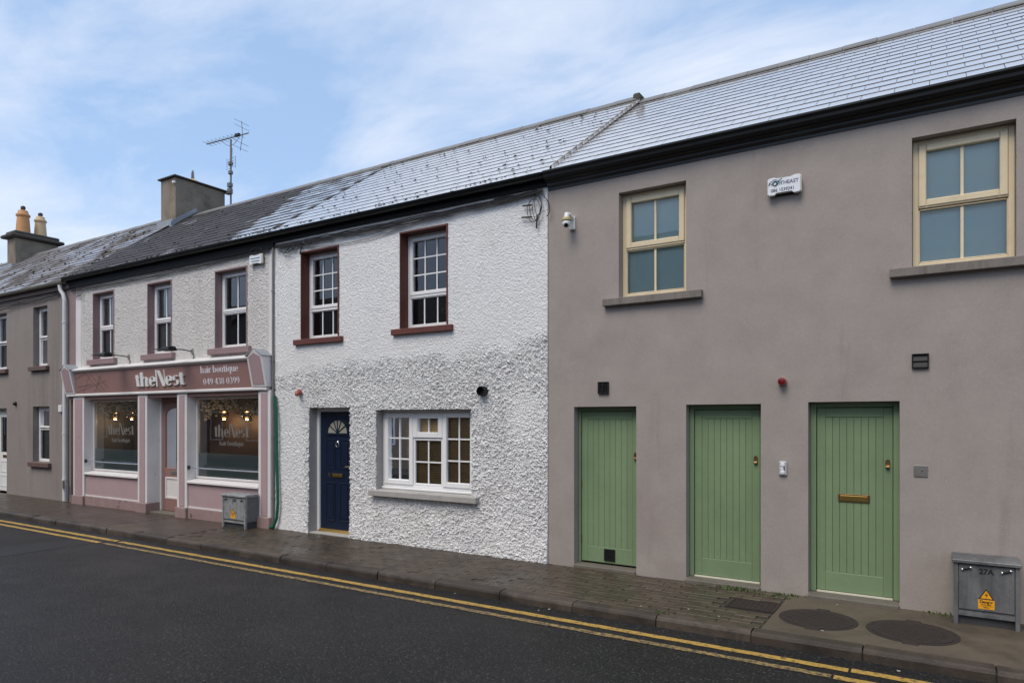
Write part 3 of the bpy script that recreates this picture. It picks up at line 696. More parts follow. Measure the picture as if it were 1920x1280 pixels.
# moulded fascia and ogee gutter
fa = part('fascia', MB().prism_x([(.02, 4.90), (-.012, 4.90), (-.012, 4.93), (-.05, 4.955), (-.05, 4.985), (-.085, 5.01), (-.085, 5.09), (.02, 5.09)], gx0 + .01, gx1), 'black_gutter', gh)
part('gutter', MB().prism_x([(-.09, 5.0), (-.125, 5.0), (-.16, 5.03), (-.165, 5.06), (-.195, 5.085), (-.195, 5.105), (-.185, 5.105), (-.15, 5.06), (-.12, 5.015), (-.10, 5.015), (-.10, 5.10), (-.09, 5.10)], gx0 + .012, gx1), 'black_gutter', gh)

# ------------------------------------------------------------------ white roughcast house
wx0, wx1 = -9.80, -4.385
wh = thing('roughcast_house', 'white roughcast terraced house with navy blue door and maroon window surrounds', 'house', ((wx0 + wx1) / 2, 3, 0))
WW1, WW2 = (-9.13, -8.26, 3.24, 4.69), (-6.93, -6.05, 3.265, 4.70)
WD = (-8.95, -8.0, 0.0, 2.085); WL = (-7.43, -5.62, .80, 2.04)
def dash(X, Z):
    warp = (vnoise(X, Z, .04, 5) - .5) * .05; warp2 = (vnoise(X, Z, .036, 15) - .5) * .05
    b1 = np.abs(2 * vnoise(X + warp, Z + warp2, .0195, 1) - 1); b2 = np.abs(2 * vnoise(X - warp2, Z + warp, .0105, 2) - 1); b3 = vnoise(X, Z, .30, 3)
    f1 = np.abs(2 * vnoise(X + warp, Z + warp2, .017, 8) - 1) * .6 + vnoise(X, Z, .0105, 9) * .5
    zb = np.interp(X, [-9.8, -9.0, -7.4, -6.0, -4.4], [2.72, 2.78, 2.86, 2.93, 3.06]) + (vnoise(X, Z, .25, 4) - .5) * .28
    low = np.clip((zb - Z) / .16, 0, 1)
    sm = 1 - .62 * np.clip((-9.02 - X) / .12, 0, 1) * (Z < 2.4)
    sm *= 1 - .6 * np.exp(-(((X + 4.75) / .35) ** 2 + ((Z - 2.0) / .45) ** 2) * 1.2)
    rough = ((.58 * b1 + .42 * b2) * (.044 + .022 * b3) - .016) * sm
    fine = .0115 * f1
    lean = .02 * low * np.clip((.5 - Z) / .5, 0, 1)
    broad = (vnoise(X, Z, .8, 6) - .5) * .012
    return low * (rough + lean) + (1 - low) * fine + broad + .004
wall('wall', wh, wx0, wx1, -.03, 5.02, [(*WW1, 1, .24), (*WW2, 1, .24), (WD[0], WD[1], -.03, WD[3], 2, .3), (*WL, 2, .24)], ['white_dash', 'maroon', 'reveal_grey'], step=.0066, disp=dash)
bars6 = [1 / 3, 2 / 3]
for h, lab in ((WW1, None), (WW2, None)):
    w = window(wh, h, .155, 'upvc', [(0, 1, .345, 1, .058, .016, 2, bars6), (0, 1, 0, .325, .022, 0, 2, [])], ow=.045,
               sill=(h[0] - .15, h[1] + .12, h[2] - .095, h[2] + .003, -.07), sill_m='maroon_sill', barw=.02)
    part('transom', MB().box(h[0] + .046, h[1] - .046, .148, .22, h[2] + .475, h[2] + .51), 'upvc', w, bevel=.004)
    # maroon band painted round the opening
    part('painted_surround', MB().box(h[0] - .012, h[0] + .003, -.022, .153, h[2] + .004, h[3] - .003).box(h[1] - .003, h[1] + .022, -.024, .153, h[2] + .004, h[3] - .003).box(h[0] - .012, h[1] + .022, -.026, .153, h[3] - .003, h[3] + .022), 'maroon', w)
w = window(wh, (WL[0], WL[1], WL[2] + .045, WL[3]), .14, 'upvc', [(0, .335, .0, 1, .075, .018, 1, bars6), (.335, .665, .655, 1, .085, .018, 1, []), (.335, .665, .0, .65, .035, .0, 1, [.5]), (.665, 1, .0, 1, .075, .018, 1, bars6)], ow=.045,
           sill=(WL[0] - .09, WL[1] + .14, WL[2] - .085, WL[2] + .012, -.10), sill_m='sill_concrete', barw=.022)
for q in (.335, .665):
    mx = WL[0] + .045 + (WL[1] - WL[0] - .09) * q; part('mullion', MB().box(mx - .02, mx + .02, .15, .19, WL[2] + .05, WL[3] - .05), 'upvc', w)
part('cill_strip', MB().box(WL[0] + .003, WL[1] - .003, .10, .139, WL[2] + .014, WL[2] + .05), 'upvc', w, bevel=.008)
mb = MB()
for k in range(46):
    zz = WL[2] + .06 + k * .0255
    mb.prism_x([(.214, zz), (.222, zz + .020), (.2235, zz + .0195), (.2155, zz - .0005)], WL[0] + .05, WL[1] - .05)
part('venetian_blind', mb, 'blind_wood', w, kind='stuff')
for q in (.12, .36, .62, .88): part('blind_tape', MB().box(WL[0] + 1.8 * q - .004, WL[0] + 1.8 * q + .004, .2115, .2128, WL[2] + .06, WL[3] - .07), 'blind_wood', w)
# navy door
dx0, dx1, dz1 = WD[0], WD[1], WD[3]
dy = .165
d = part('door', MB().box(dx0 + .068, dx1 - .068, dy + .02, dy + .06, .045, dz1 - .068), 'navy_paint', wh, bevel=.004)
part('door_frame', MB().box(dx0 + .002, dx0 + .064, dy - .01, dy + .09, .02, dz1 - .003).box(dx1 - .064, dx1 - .002, dy - .01, dy + .09, .02, dz1 - .003).box(dx0 + .064, dx1 - .064, dy - .01, dy + .09, dz1 - .064, dz1 - .003), 'upvc', d, bevel=.006)
part('threshold', MB().box(dx0 + .003, dx1 - .003, -.01, dy + .1, -.02, .018), 'sill_concrete', d, bevel=.008)
part('weather_bar', MB().prism_x([(dy - .04, .0185), (dy - .035, .03), (dy + .0, .062), (dy + .019, .066), (dy + .019, .0185)], dx0 + .066, dx1 - .066), 'brass', d)
xm = (dx0 + dx1) / 2
for (a, b, c, e) in ((xm - .275, xm - .05, 1.07, 1.56), (xm + .05, xm + .275, 1.07, 1.56), (xm - .275, xm - .05, .20, .84), (xm + .05, xm + .275, .20, .84)):
    p = part('door_panel', MB().frame(a, b, c, e, .02, dy + .010, dy + .0195), 'navy_paint', d, bevel=.006)
    part('raised_field', MB().box(a + .05, b - .05, dy + .012, dy + .0196, c + .05, e - .05), 'navy_paint', d, bevel=.006)
fz, fr_ = 1.665, .225
arc = [(xm + fr_ * math.cos(R(a)), fz + fr_ * .95 * math.sin(R(a))) for a in range(0, 181, 12)]
arc2 = [(xm + (fr_ + .035) * math.cos(R(a)), fz + (fr_ + .035) * .95 * math.sin(R(a))) for a in range(0, 181, 12)]
part('fanlight', MB().prism_y(arc, dy + .0135, dy + .0185), 'fan_glass', d)
part('fanlight_surround', MB().prism_y(arc2 + arc[::-1], dy + .004, dy + .0195).box(xm - fr_ - .035, xm + fr_ + .035, dy + .0035, dy + .0195, fz - .035, fz - .002), 'navy_paint', d)
for a in (35, 67, 90, 113, 145):
    ca, sa = math.cos(R(a)), math.sin(R(a)) * .95
    part('glazing_bar', MB().prism_y([(xm - sa * .008, fz + ca * .008), (xm + sa * .008, fz - ca * .008), (xm + fr_ * ca + sa * .008, fz + fr_ * sa - ca * .008), (xm + fr_ * ca - sa * .008, fz + fr_ * sa + ca * .008)], dy + .006 + a * 1e-6, dy + .0134), 'navy_paint', d)
kn = part('knocker', MB().lathe([(.012, 0), (.016, .004), (.006, .012)], (xm, dy + .0195, 1.52), 'y', 12), 'chrome', d, smooth=True)
part('knocker_ring', MB().tube([(xm + .034 * math.sin(a), dy + .008, 1.475 + .045 * math.cos(a)) for a in np.linspace(0, 2 * math.pi, 17)], .006, 6), 'chrome', d, smooth=True)
part('letter_plate', MB().box(xm - .145, xm + .145, dy + .010, dy + .0195, .925, 1.0), 'black_plastic', d, bevel=.004)
part('letter_flap', MB().box(xm - .115, xm + .115, dy + .003, dy + .0098, .935, .988), 'brass', d, bevel=.006)
part('number_plate', MB().box(xm - .215, xm - .18, dy + .015, dy + .0195, .93, 1.0), 'old_brass', d, bevel=.006)
part('handle', MB().tube([(dx1 - .16, dy + .018, 1.12), (dx1 - .16, dy - .03, 1.12), (dx1 - .25, dy - .034, 1.118)], .009, 8), 'brass', d, smooth=True)
shell(wh, wx0, wx1, 5.07, 7.31, 'white_dash')
rw = roof(wh, wx0, wx1 + .07, -.10, 5.128, 3.05, 7.312, 'slate_white', rows=16, jit=.16)
part('verge', MB().prism_x([(-.08, 5.12), (3.0, 7.22), (3.0, 7.295), (-.08, 5.195)], wx1 + .072, wx1 + .10), 'chimney', rw)
sh = MB()
for k in range(17):                                                  # slate ends stepping up the verge
    f_ = k / 17; yv = -.08 + 3.08 * f_; zv = 5.155 + 2.1 * f_
    sh.prism_x([(yv, zv + .0), (yv + .12, zv + .082), (yv + .12, zv + .112), (yv, zv + .04)], wx1 + .06, wx1 + .125)
part('verge_slates', sh, 'slate_white', rw)
part('ridge_end', MB().box(wx1 + .0, wx1 + .125, 2.93, 3.16, 7.16, 7.37), 'chimney_cap', rw, bevel=.02)
def moss(parent, x0, x1, ye, ze, t, n, seed, smax=.035, bias=1.0):
    r = random.Random(seed); mb = MB()
    for _ in range(n):
        x = r.uniform(x0, x1); s = r.random() ** bias * 3.6; ca = math.cos(math.atan(t)); sa = math.sin(math.atan(t))
        y = ye + s * ca; z = ze + s * sa + .022
        rr = smax * r.uniform(.25, 1) ** 1.5
        pts = []
        for k in range(6):
            a = k * math.pi / 3 + r.random() * .5; q = rr * r.uniform(.6, 1.2); pts.append((x + q * math.cos(a) * 1.3, y + q * math.sin(a) * ca, z + q * math.sin(a) * sa))
        top = (x, y - rr * .3 * sa, z + rr * .7)
        mb.add(pts + [top], [(k, (k + 1) % 6, 6) for k in range(6)])
    return part('moss', mb, 'moss', parent, kind='stuff')
moss(rw, wx0 + .1, wx1 - .05, -.1, 5.138, .693, 150, 4, .03)
moss(rw, wx0 + .1, wx1 - .2, -.12, 5.128, .693, 120, 5, .03, 9)
gutter(wh, wx0, wx1 - .002, -.125, 5.098, .068, 'black_gutter')
part('fascia', MB().box(wx0, wx1, -.05, -.002, 4.955, 5.11), 'black_fascia', wh)

# ------------------------------------------------------------------ hair salon building
sx0, sx1 = -16.88, -9.805
shp = thing('shop_house', 'two storey shop building with dusty pink shopfront below pale roughcast wall', 'shop', ((sx0 + sx1) / 2, 3, 0))
SW = [(-15.87, -15.03, 3.21, 4.655), (-13.73, -12.905, 3.215, 4.645), (-11.485, -10.575, 3.215, 4.64)]
def dash2(X, Z):
    w1 = (vnoise(X, Z, .05, 24) - .5) * .05; b1 = np.abs(2 * vnoise(X + w1, Z - w1, .022, 21) - 1); b2 = vnoise(X, Z, .014, 22)
    edge = np.clip((X - (sx0 + .50)) / .04, 0, 1) * np.clip((sx1 - .17 - X) / .03, 0, 1)
    return .004 + edge * (.011 * b1 + .006 * b2) + (vnoise(X, Z, .9, 23) - .5) * .008
wall('wall', shp, sx0, sx1, 2.42, 4.97, [(*h, 1, .2) for h in SW], ['shop_dash', 'mauve_reveal'], step=.011, disp=dash2)
part('corner_band', MB().box(sx0 + .004, sx0 + .24, -.012, .0, 3.0, 4.93), 'mauve_reveal', shp)
part('corner_band', MB().box(sx0 + .243, sx0 + .47, -.010, .0, 3.0, 4.93), 'cream_paint', shp)
part('corner_band', MB().box(sx1 - .15, sx1 - .004, -.010, .0, 3.0, 4.93), 'cream_paint', shp)
for h in SW:
    w = window(shp, h, .125, 'upvc', [(0, 1, .475, 1, .055, .016, 1, []), (0, 1, 0, .455, .02, 0, 1, [])], ow=.045,
               sill=(h[0] - .15, h[1] + .14, h[2] - .12, h[2] + .003, -.085), sill_m='mauve_reveal', barw=.024)
    part('transom', MB().box(h[0] + .046, h[1] - .046, .118, .19, h[2] + .655, h[2] + .70), 'upvc', w, bevel=.004)
    part('painted_surround', MB().box(h[0] - .01, h[0] + .003, -.02, .123, h[2] + .004, h[3] - .003).box(h[1] - .003, h[1] + .022, -.022, .123, h[2] + .004, h[3] - .003).box(h[0] - .01, h[1] + .022, -.024, .123, h[3] - .003, h[3] + .02), 'mauve_reveal', w)
part('curtain', MB().box(-13.70, -13.32, .23, .25, 3.3, 4.6), 'curtain', shp)
part('curtain', MB().box(-15.83, -15.45, .23, .25, 3.3, 4.6), 'curtain', shp)
shell(shp, sx0, sx1, 5.0, 7.38, 'room_dark')
rs = roof(shp, sx0, sx1 - .003, -.10, 5.125, 3.05, 7.312, 'slate_shop', rows=16, jit=.9, th=.011, nmax=330, clean=(-10.95, -12.3))
moss(rs, sx0 + .1, sx1 - 1.5, -.1, 5.135, .694, 110, 14, .030)
moss(rs, sx0 + .1, sx1, -.12, 5.125, .694, 120, 15, .03, 9)
gutter(shp, sx0 - .05, sx1 - .002, -.125, 5.095, .068, 'black_gutter')
part('fascia', MB().box(sx0, sx1, -.05, -.002, 4.87, 5.05), 'black_fascia', shp)
# shopfront
pf = -.085                                  # pilaster face
sf = part('shopfront', MB().box(sx0 + .06, sx1 - .06, -.06, .30, 2.33, 2.42), 'mauve_dark', shp)
part('sign_board', MB().prism_x([(-.105, 2.46), (-.145, 2.93), (-.03, 2.93), (-.03, 2.46)], -16.42, -10.30), 'mauve_dark', sf)
part('moulding', MB().prism_x([(-.03, 2.40), (-.115, 2.40), (-.125, 2.415), (-.125, 2.445), (-.105, 2.458), (-.03, 2.458)], -16.78, -9.98), 'cream_paint', sf, bevel=.003)
part('cornice', MB().prism_x([(-.005, 2.932), (-.16, 2.932), (-.18, 2.95), (-.20, 2.965), (-.20, 2.985), (-.005, 3.06)], -16.45, -10.29), 'cream_paint', sf, bevel=.003)
def pilaster(x0, x1, zt=2.398, side=.20):
    p = part('pilaster', MB().box(x0, x1, pf + .004, side, .19, zt), 'cream_paint', sf, bevel=.004)
    w = x1 - x0
    part('pilaster_face', MB().box(x0 + .075, x1 - .075, pf - .006, pf + .003, .21, zt - .05), 'mauve', p, bevel=.003)
    part('pilaster_base', MB().box(x0 - .012, x1 + .012, pf - .035, side + .002, -.03, .189), 'plinth_mauve', p, bevel=.008)
    return p
PX = [(-16.60, -16.13), (-13.98, -13.64), (-12.60, -12.28), (-10.16, -9.84)]
for a, b in PX: pilaster(a, b)
# corbels
for a, b in ((-16.86, -16.44), (-10.28, -9.87)):
    m_ = (a + b) / 2
    c = MB(); pr = [(a, 2.46), (b, 2.46), (b, 2.99), (m_, 3.10), (a, 2.99)]
    n = 5; f0 = [(x, -.13 - .12 * (z - 2.46) / .6, z) for x, z in pr]; b0 = [(x, -.003, z) for x, z in pr]
    c.add(f0 + b0, [(i, (i + 1) % n, n + (i + 1) % n, n + i) for i in range(n)] + [(4, 3, 2, 1, 0), (5, 6, 7, 8, 9)])
    co = part('corbel', c, 'cream_paint', sf, bevel=.004)
    q = .055; pr2 = [(a + q, 2.50), (b - q, 2.50), (b - q, 2.975), (m_, 3.045), (a + q, 2.975)]
    f1 = [(x, -.136 - .12 * (z - 2.46) / .6, z) for x, z in pr2]; b1 = [(x, -.128 - .12 * (z - 2.46) / .6, z) for x, z in pr2]
    part('corbel_panel', MB().add(f1 + b1, [(i, (i + 1) % n, n + (i + 1) % n, n + i) for i in range(n)] + [(4, 3, 2, 1, 0), (5, 6, 7, 8, 9)]), 'mauve', co)
    part('lead_cap', MB().prism_y([(a - .02, 2.985), (m_, 3.105), (b + .02, 2.985), (b + .02, 3.0), (m_, 3.122), (a - .02, 3.0)], -.255, -.002), 'lead', co)
    part('corbel_foot', MB().box(a + .03, b - .03, -.12, -.01, 2.40, 2.458), 'cream_paint', co, bevel=.004)
# display windows, stall risers, bars
gy = .10
for k, (a, b) in enumerate(((PX[0][1], PX[1][0]), (PX[2][1], PX[3][0]))):
    st = part('stall_riser', MB().box(a + .002, b - .002, -.045, .18, .19, .665), 'mauve', sf)
    part('riser_plinth', MB().box(a + .014, b - .014, -.072, .18, -.03, .188), 'plinth_mauve', st, bevel=.006)
    part('riser_moulding', MB().box(a + .004, b - .004, -.056, -.0455, .192, .222), 'cream_paint', st)
    part('window_sill', MB().prism_x([(-.095, .668), (-.095, .705), (gy + .02, .745), (gy + .02, .668)], a + .002, b - .002), 'cream_paint', sf, bevel=.005)
    w = part('display_window', MB().frame(a + .002, b - .002, .75, 2.327, (.05, .05, .04, .05), gy, gy + .07), 'cream_paint', sf, bevel=.006)
    part('pane', pane_box(a + .05, b - .05, .788, 2.28, gy + .032), 'glass_shop', w)
    part('frosted_film', MB().box(a + .052, b - .052, gy + .040, gy + .042, .79, 1.24), 'film', w)
    xc = (a + b) / 2 + (.02 if k else .05)
    part('window_lettering', lettering('theNest', xc - .52, xc + .52, 1.56, .155, gy + .0275, .0008), 'vinyl', w)
    part('window_lettering', lettering('hair boutique', xc - .36, xc + .36, 1.40, .062, gy + .0275, .0008, .22), 'vinyl', w)
    bar = part('guard_bar', MB().tube([(a + .02, -.045, .965), (b - .01, -.045, .965)], .011, 8), 'chrome', sf, smooth=True)
    part('bar_bracket', MB().box(a - .004, a + .02, -.075, -.015, .93, 1.0), 'galv_dark', bar, bevel=.004)
    part('bar_bracket', MB().box(b - .012, b + .002, -.07, -.02, .935, .995), 'galv_dark', bar, bevel=.004)
# shop door, recessed
a, b = PX[1][1], PX[2][0]; sdy = .21
sd_ = part('door', MB().box(a + .06, a + .155, sdy, sdy + .045, .03, 2.24).box(b - .155, b - .06, sdy, sdy + .045, .03, 2.24).box(a + .155, b - .155, sdy, sdy + .045, .03, .27).box(a + .155, b - .155, sdy, sdy + .045, .72, .90).box(a + .155, b - .155, sdy, sdy + .045, 2.12, 2.24), 'mauve_dark', sf, bevel=.005)
am = (a + b) / 2; aw = (b - a) / 2 - .155
arc = [(am + aw * math.cos(R(q)), 1.98 + .14 * math.sin(R(q))) for q in range(0, 181, 15)]
part('arched_rail', MB().prism_y([(am + aw, 2.119)] + arc + [(am - aw, 2.119)], sdy + .002, sdy + .043), 'mauve_dark', sd_)
part('door_frame', MB().box(a + .0, a + .056, sdy - .03, sdy + .07, 0, 2.328).box(b - .056, b, sdy - .03, sdy + .07, 0, 2.328), 'cream_paint', sd_, bevel=.004)
part('door_head', MB().box(a + .056, b - .056, sdy - .01, sdy + .07, 2.245, 2.328), 'mauve_dark', sd_)
part('pane', pane_box(a + .155, b - .155, .90, 2.118, sdy + .022), 'glass_shop', sd_)
part('door_panel', MB().box(a + .16, b - .16, sdy + .01, sdy + .03, .275, .715), 'cream_paint', sd_)
part('panel_moulding', MB().frame(a + .157, b - .157, .272, .718, .045, sdy - .004, sdy + .0095), 'cream_paint', sd_, bevel=.006)
part('letter_plate', MB().box(am - .14, am + .14, sdy - .008, sdy - .001, .775, .845), 'steel_plate', sd_, bevel=.003)
part('notice', MB().box(am + .02, am + .17, sdy + .017, sdy + .0195, .92, 1.06), 'white_plastic', sd_)
part('step', MB().box(a - .01, b + .01, -.04, sdy + .1, -.03, .024), 'threshold', sd_, bevel=.008)
# fascia lettering
part('sign_letters', lean(lettering('theNest', -13.95, -12.24, 2.555, .190, -.022, .022), .003), 'letter', sf)
part('sign_lettering', lean(lettering('hair boutique', -11.76, -10.64, 2.755, .088, -.001, .001, .24), .0015), 'print_pale', sf)
part('sign_lettering', lean(lettering('049 438 0399', -11.70, -10.62, 2.54, .092, -.001, .001, .22), .0015), 'print_pale', sf)
mb = MB()
lp = [(-16.35, 2.50, -15.1, 2.72), (-16.1, 2.47, -15.75, 2.88), (-15.95, 2.90, -15.35, 2.48), (-15.75, 2.88, -15.2, 2.50), (-16.3, 2.60, -15.7, 2.66), (-15.6, 2.48, -15.3, 2.85), (-16.38, 2.78, -15.95, 2.90), (-15.45, 2.84, -15.05, 2.55)]
for k, (xa, za, xb, zb_) in enumerate(lp):
    dxx, dzz = xb - xa, zb_ - za; l_ = math.hypot(dxx, dzz); px, pz = -dzz / l_ * .006, dxx / l_ * .006
    yo = lambda z: -.105 - .04 * (z - 2.46) / .47 - .0012 - k * .0002
    mb.quad((xa + px, yo(za), za + pz), (xa - px, yo(za), za - pz), (xb - px, yo(zb_), zb_ - pz), (xb + px, yo(zb_), zb_ + pz))
part('line_pattern', mb, 'line_dark', sf)
# interior
ins = part('interior', MB().box(sx0 + .14, sx1 - .14, 2.0, 2.06, .04, 2.46).box(PX[1][1] - .30, PX[1][1] - .26, .5, 2.0, .04, 2.4), 'shop_interior', shp)
part('interior_ceiling', MB().box(sx0 + .14, sx1 - .14, .31, 2.0, 2.40, 2.44), 'shop_interior', shp)
part('backdrop', MB().box(-13.15, -11.0, 1.0, 1.03, .04, 2.3), 'shop_backdrop', shp)
part('side_curtain', MB().box(-14.10, -14.02, .25, .40, .8, 2.3), 'shop_backdrop', shp)
# downpipes belong to the buildings they drain
def downpipe(parent, x, y, zt, r, m, zb_=.02, offset=None):
    p = part('downpipe', MB().tube([(x, y, zb_), (x, y, zt)], r, 12), m, parent, smooth=True)
    for zz in (.5, 1.55, 2.9, 4.1):
        if zz < zt: part('pipe_bracket', MB().tube([(x, y, zz), (x, y, zz + .035)], r + .008, 12), m, p, smooth=True)
    return p

# ------------------------------------------------------------------ tan house (far left)
lx0, lx1 = -26.9, -16.885
lh = thing('rendered_house', 'weathered grey brown rendered house at the far left with brown window sills', 'house', ((lx0 + lx1) / 2, 3, 0))
LW = [(-18.70, -17.99, 3.17, 4.605), (-20.95, -20.12, 3.17, 4.60), (-18.72, -17.89, .86, 2.20), (-23.6, -22.8, 3.17, 4.6), (-23.6, -22.8, .86, 2.2)]
LD = (-21.0, -20.12, 0, 2.17)
wall('wall', lh, lx0, lx1, -.03, 4.97, [(*h, 0, .22) for h in LW] + [(LD[0], LD[1], -.03, LD[3], 0, .22)], ['tan_render'])
for h in LW:
    w = window(lh, h, .13, 'upvc', [(0, 1, .62, 1, .05, .014, 0, []), (0, 1, 0, .60, .022, 0, 0, [])] if h[2] < 2 else [(0, 1, .48, 1, .05, .014, 0, []), (0, 1, 0, .46, .022, 0, 0, [])], ow=.05,
               sill=(h[0] - .10, h[1] + .10, h[2] - .11, h[2] + .003, -.08), sill_m='brown_sill')
    part('curtain', MB().box(h[0] + .06, (h[0] + h[1]) / 2 - .1, .23, .245, h[2] + .05, h[3] - .05), 'curtain', w)
d = part('door', MB().box(LD[0] + .06, LD[1] - .06, .15, .19, .03, LD[3] - .07), 'upvc', lh, bevel=.006)
part('door_frame', MB().box(LD[0] + .002, LD[0] + .055, .13, .2, 0, LD[3] - .003).box(LD[1] - .055, LD[1] - .002, .13, .2, 0, LD[3] - .003).box(LD[0] + .055, LD[1] - .055, .13, .2, LD[3] - .06, LD[3] - .003), 'upvc', d)
part('pane', MB().box(LD[0] + .18, LD[1] - .18, .142, .149, 1.05, 1.95), 'glass', d)
part('door_panel', MB().frame(LD[0] + .16, LD[1] - .16, .15, .45, .03, .142, .1495), 'upvc', d)
part('door_panel', MB().frame(LD[0] + .16, LD[1] - .16, .52, .82, .03, .142, .1495), 'upvc', d)
part('letter_plate', MB().box(LD[0] + .3, LD[1] - .3, .138, .1495, .9, .97), 'brass', d)
shell(lh, lx0, lx1, 5.0, 7.40, 'tan_render')
rl_ = roof(lh, lx0, lx1 - .003, -.10, 5.07, 3.05, 7.39, 'slate_left', rows=16, nmax=0, jit=.6, th=.011)
moss(rl_, -24, lx1, -.1, 5.08, .74, 200, 24, .045)
gutter(lh, lx0, lx1 - .06, -.125, 5.045, .062, 'grey_gutter')
part('fascia', MB().box(lx0, lx1, -.05, -.002, 4.88, 5.03), 'brown_sill', lh)
dp = downpipe(lh, -17.0, -.075, 4.62, .045, 'white_pipe')
part('swan_neck', MB().tube([(-17.0, -.075, 4.61), (-17.03, -.09, 4.75), (-17.12, -.11, 4.86), (-17.13, -.12, 4.97)], .045, 12), 'white_pipe', dp, smooth=True)
downpipe(shp, sx1 - .03, -.03, 4.9, .020, 'grey_pipe', .05)
# house beyond
fx0, fx1 = -36, -26.95
fh = thing('terraced_house', 'next house of the row, only its pale slate roof showing beyond the far chimney', 'house', ((fx0 + fx1) / 2, 3, 0))
wall('wall', fh, fx0, fx1, -.03, 4.97, [], ['opp_pale'])
shell(fh, fx0, fx1, 5.0, 7.3, 'opp_pale')
roof(fh, fx0, fx1 - .003, -.10, 5.07, 3.05, 7.36, 'slate_white', rows=14, nmax=0)

# ------------------------------------------------------------------ chimneys, pots, aerial
c1 = part('chimney', MB().box(-17.42, -16.76, 2.45, 3.90, 6.6, 8.16), 'chimney', rs, bevel=.015)
def sub(name, mb, m, parent, **k): return part(name, mb, m, parent, **k)
ch = shp
part('chimney_capping', MB().box(-17.48, -16.70, 2.39, 3.96, 8.162, 8.205), 'chimney_cap', rs, bevel=.01)
part('lead_flashing', MB().prism_x([(2.30, 6.86), (2.32, 6.98), (3.02, 7.50), (3.05, 7.41), (2.45, 6.95)], -16.757, -16.735).box(-17.45, -16.74, 2.36, 2.448, 6.86, 7.05), 'lead', rs)
part('chimney_pot', MB().lathe([(.17, 0), (.19, .04), (.13, .10), (.10, .12)], (-17.05, 3.12, 8.206), seg=16), 'pot_buff', rs, smooth=True)
part('pot_cowl', MB().tube([(-17.09, 3.12, 8.325), (-17.07, 3.12, 8.52), (-17.05, 3.12, 8.57), (-17.03, 3.12, 8.52), (-17.01, 3.12, 8.325)], .022, 6), 'mast', rs, smooth=True)
part('pipe_stub', MB().lathe([(.03, 0), (.03, .06)], (-16.79, 2.455, 8.02), 'y', 10), 'upvc', rs)
part('chimney', MB().box(-26.35, -25.78, 2.45, 3.75, 6.5, 7.88), 'chimney', rl_, bevel=.02)
part('chimney_capping', MB().box(-26.50, -25.63, 2.30, 3.90, 7.882, 7.99), 'chimney_cap', rl_, bevel=.03)
part('chimney_capping', MB().box(-26.40, -25.73, 2.42, 3.78, 7.992, 8.11), 'chimney_cap', rl_, bevel=.03)
part('lead_flashing', MB().box(-26.5, -25.70, 2.33, 2.448, 6.78, 6.98), 'lead', rl_)
for (py, m_, s_) in ((2.80, 'pot_orange', 1.12), (3.32, 'pot_buff', 1.0)):
    pot = part('chimney_pot', MB().lathe([(.19 * s_, 0), (.175 * s_, .25 * s_), (.155 * s_, .50 * s_), (.185 * s_, .51 * s_), (.185 * s_, .56 * s_), (.15 * s_, .58 * s_), (.12 * s_, .68 * s_), (.09 * s_, .69 * s_)], (-26.06, py, 8.11), seg=18), m_, rl_, smooth=True)
    part('pot_cowl', MB().box(-26.13, -25.99, py - .06, py + .06, 8.11 + .70 * s_, 8.11 + .82 * s_), 'chimney_cap', rl_, bevel=.03)

def cam_pt(u, v, d):
    a = (u - 960) / 1280; return Vector((d * (a * CS - SN), CAM[1] + d * (CS + a * SN), CAM[2] + (785 - v) / 1280 * d))
ax, ay = -16.62, 3.98
ae = thing('tv_aerial', 'tall rooftop television aerial with a toothed boom on a mast at the chimney', 'aerial', (ax, ay, 7.3))
ms = part('mast', MB().tube([(ax, ay, 7.3), (ax, ay, 9.62)], .026, 8), 'mast', ae, smooth=True)
pa, pb = cam_pt(381, 266, 19.3), cam_pt(459, 246, 18.64); zb_ = 9.62
pa.z = zb_ + .02; pb.z = zb_ + .06
mid = cam_pt(426, 255, 18.92); sh_ = Vector((ax, ay, 0)) - Vector((mid.x, mid.y, 0)); pa += sh_; pb += sh_
bd = (pb - pa); side = Vector((-bd.y, bd.x, 0)).normalized()
part('boom', MB().tube([pa, pb], .016, 6), 'mast', ae)
for k in range(9):
    p = pa + bd * (.03 + k * .095)
    el_ = part('element', MB().tube([p - side * .17, p + side * .17], .006, 5), 'mast', ae)
    part('element', MB().tube([p + Vector((0, 0, .0)), p + Vector((0, 0, .05))], .008, 5), 'mast', ae)
p = pa + bd * .86
part('reflector', MB().tube([p + Vector((-.04, 0, .38)), p, p + Vector((-.10, 0, -.42))], .010, 6), 'mast', ae)
for q in (-.36, -.22, .2, .34):
    o_ = Vector((-.10 * -q / .42 if q < 0 else -.04 * q / .38, 0, q)); part('reflector_rod', MB().tube([p + o_ - side * .26, p + o_ + side * .26], .005, 5), 'mast', ae)
p = pa + bd * .74; part('dipole_box', MB().box(p.x - .09, p.x + .09, p.y - .03, p.y + .03, p.z - .01, p.z + .06), 'black_plastic', ae)
part('stay_loop', MB().tube([Vector((ax, ay, 9.45)) + bd * (t_ * .22) + Vector((0, 0, .22 * t_ * t_ + .0)) for t_ in np.linspace(-.95, 1.0, 11)], .007, 5), 'mast', ae)
for zz in (8.95, 8.70): part('clamp', MB().box(ax - .05, ax + .05, ay - .06, ay + .04, zz - .05, zz + .05), 'faded_red' if zz < 0 else 'mast', ae, bevel=.01)
for zz in (8.35, 8.20): part('amplifier_box', MB().box(ax - .055, ax + .055, ay - .09, ay + .03, zz - .06, zz + .06), 'mast', ae, bevel=.01)
part('second_mast', MB().tube([(ax + .07, ay - .03, 8.9), (ax + .09, ay - .03, 9.35)], .014, 6), 'mast', ae)
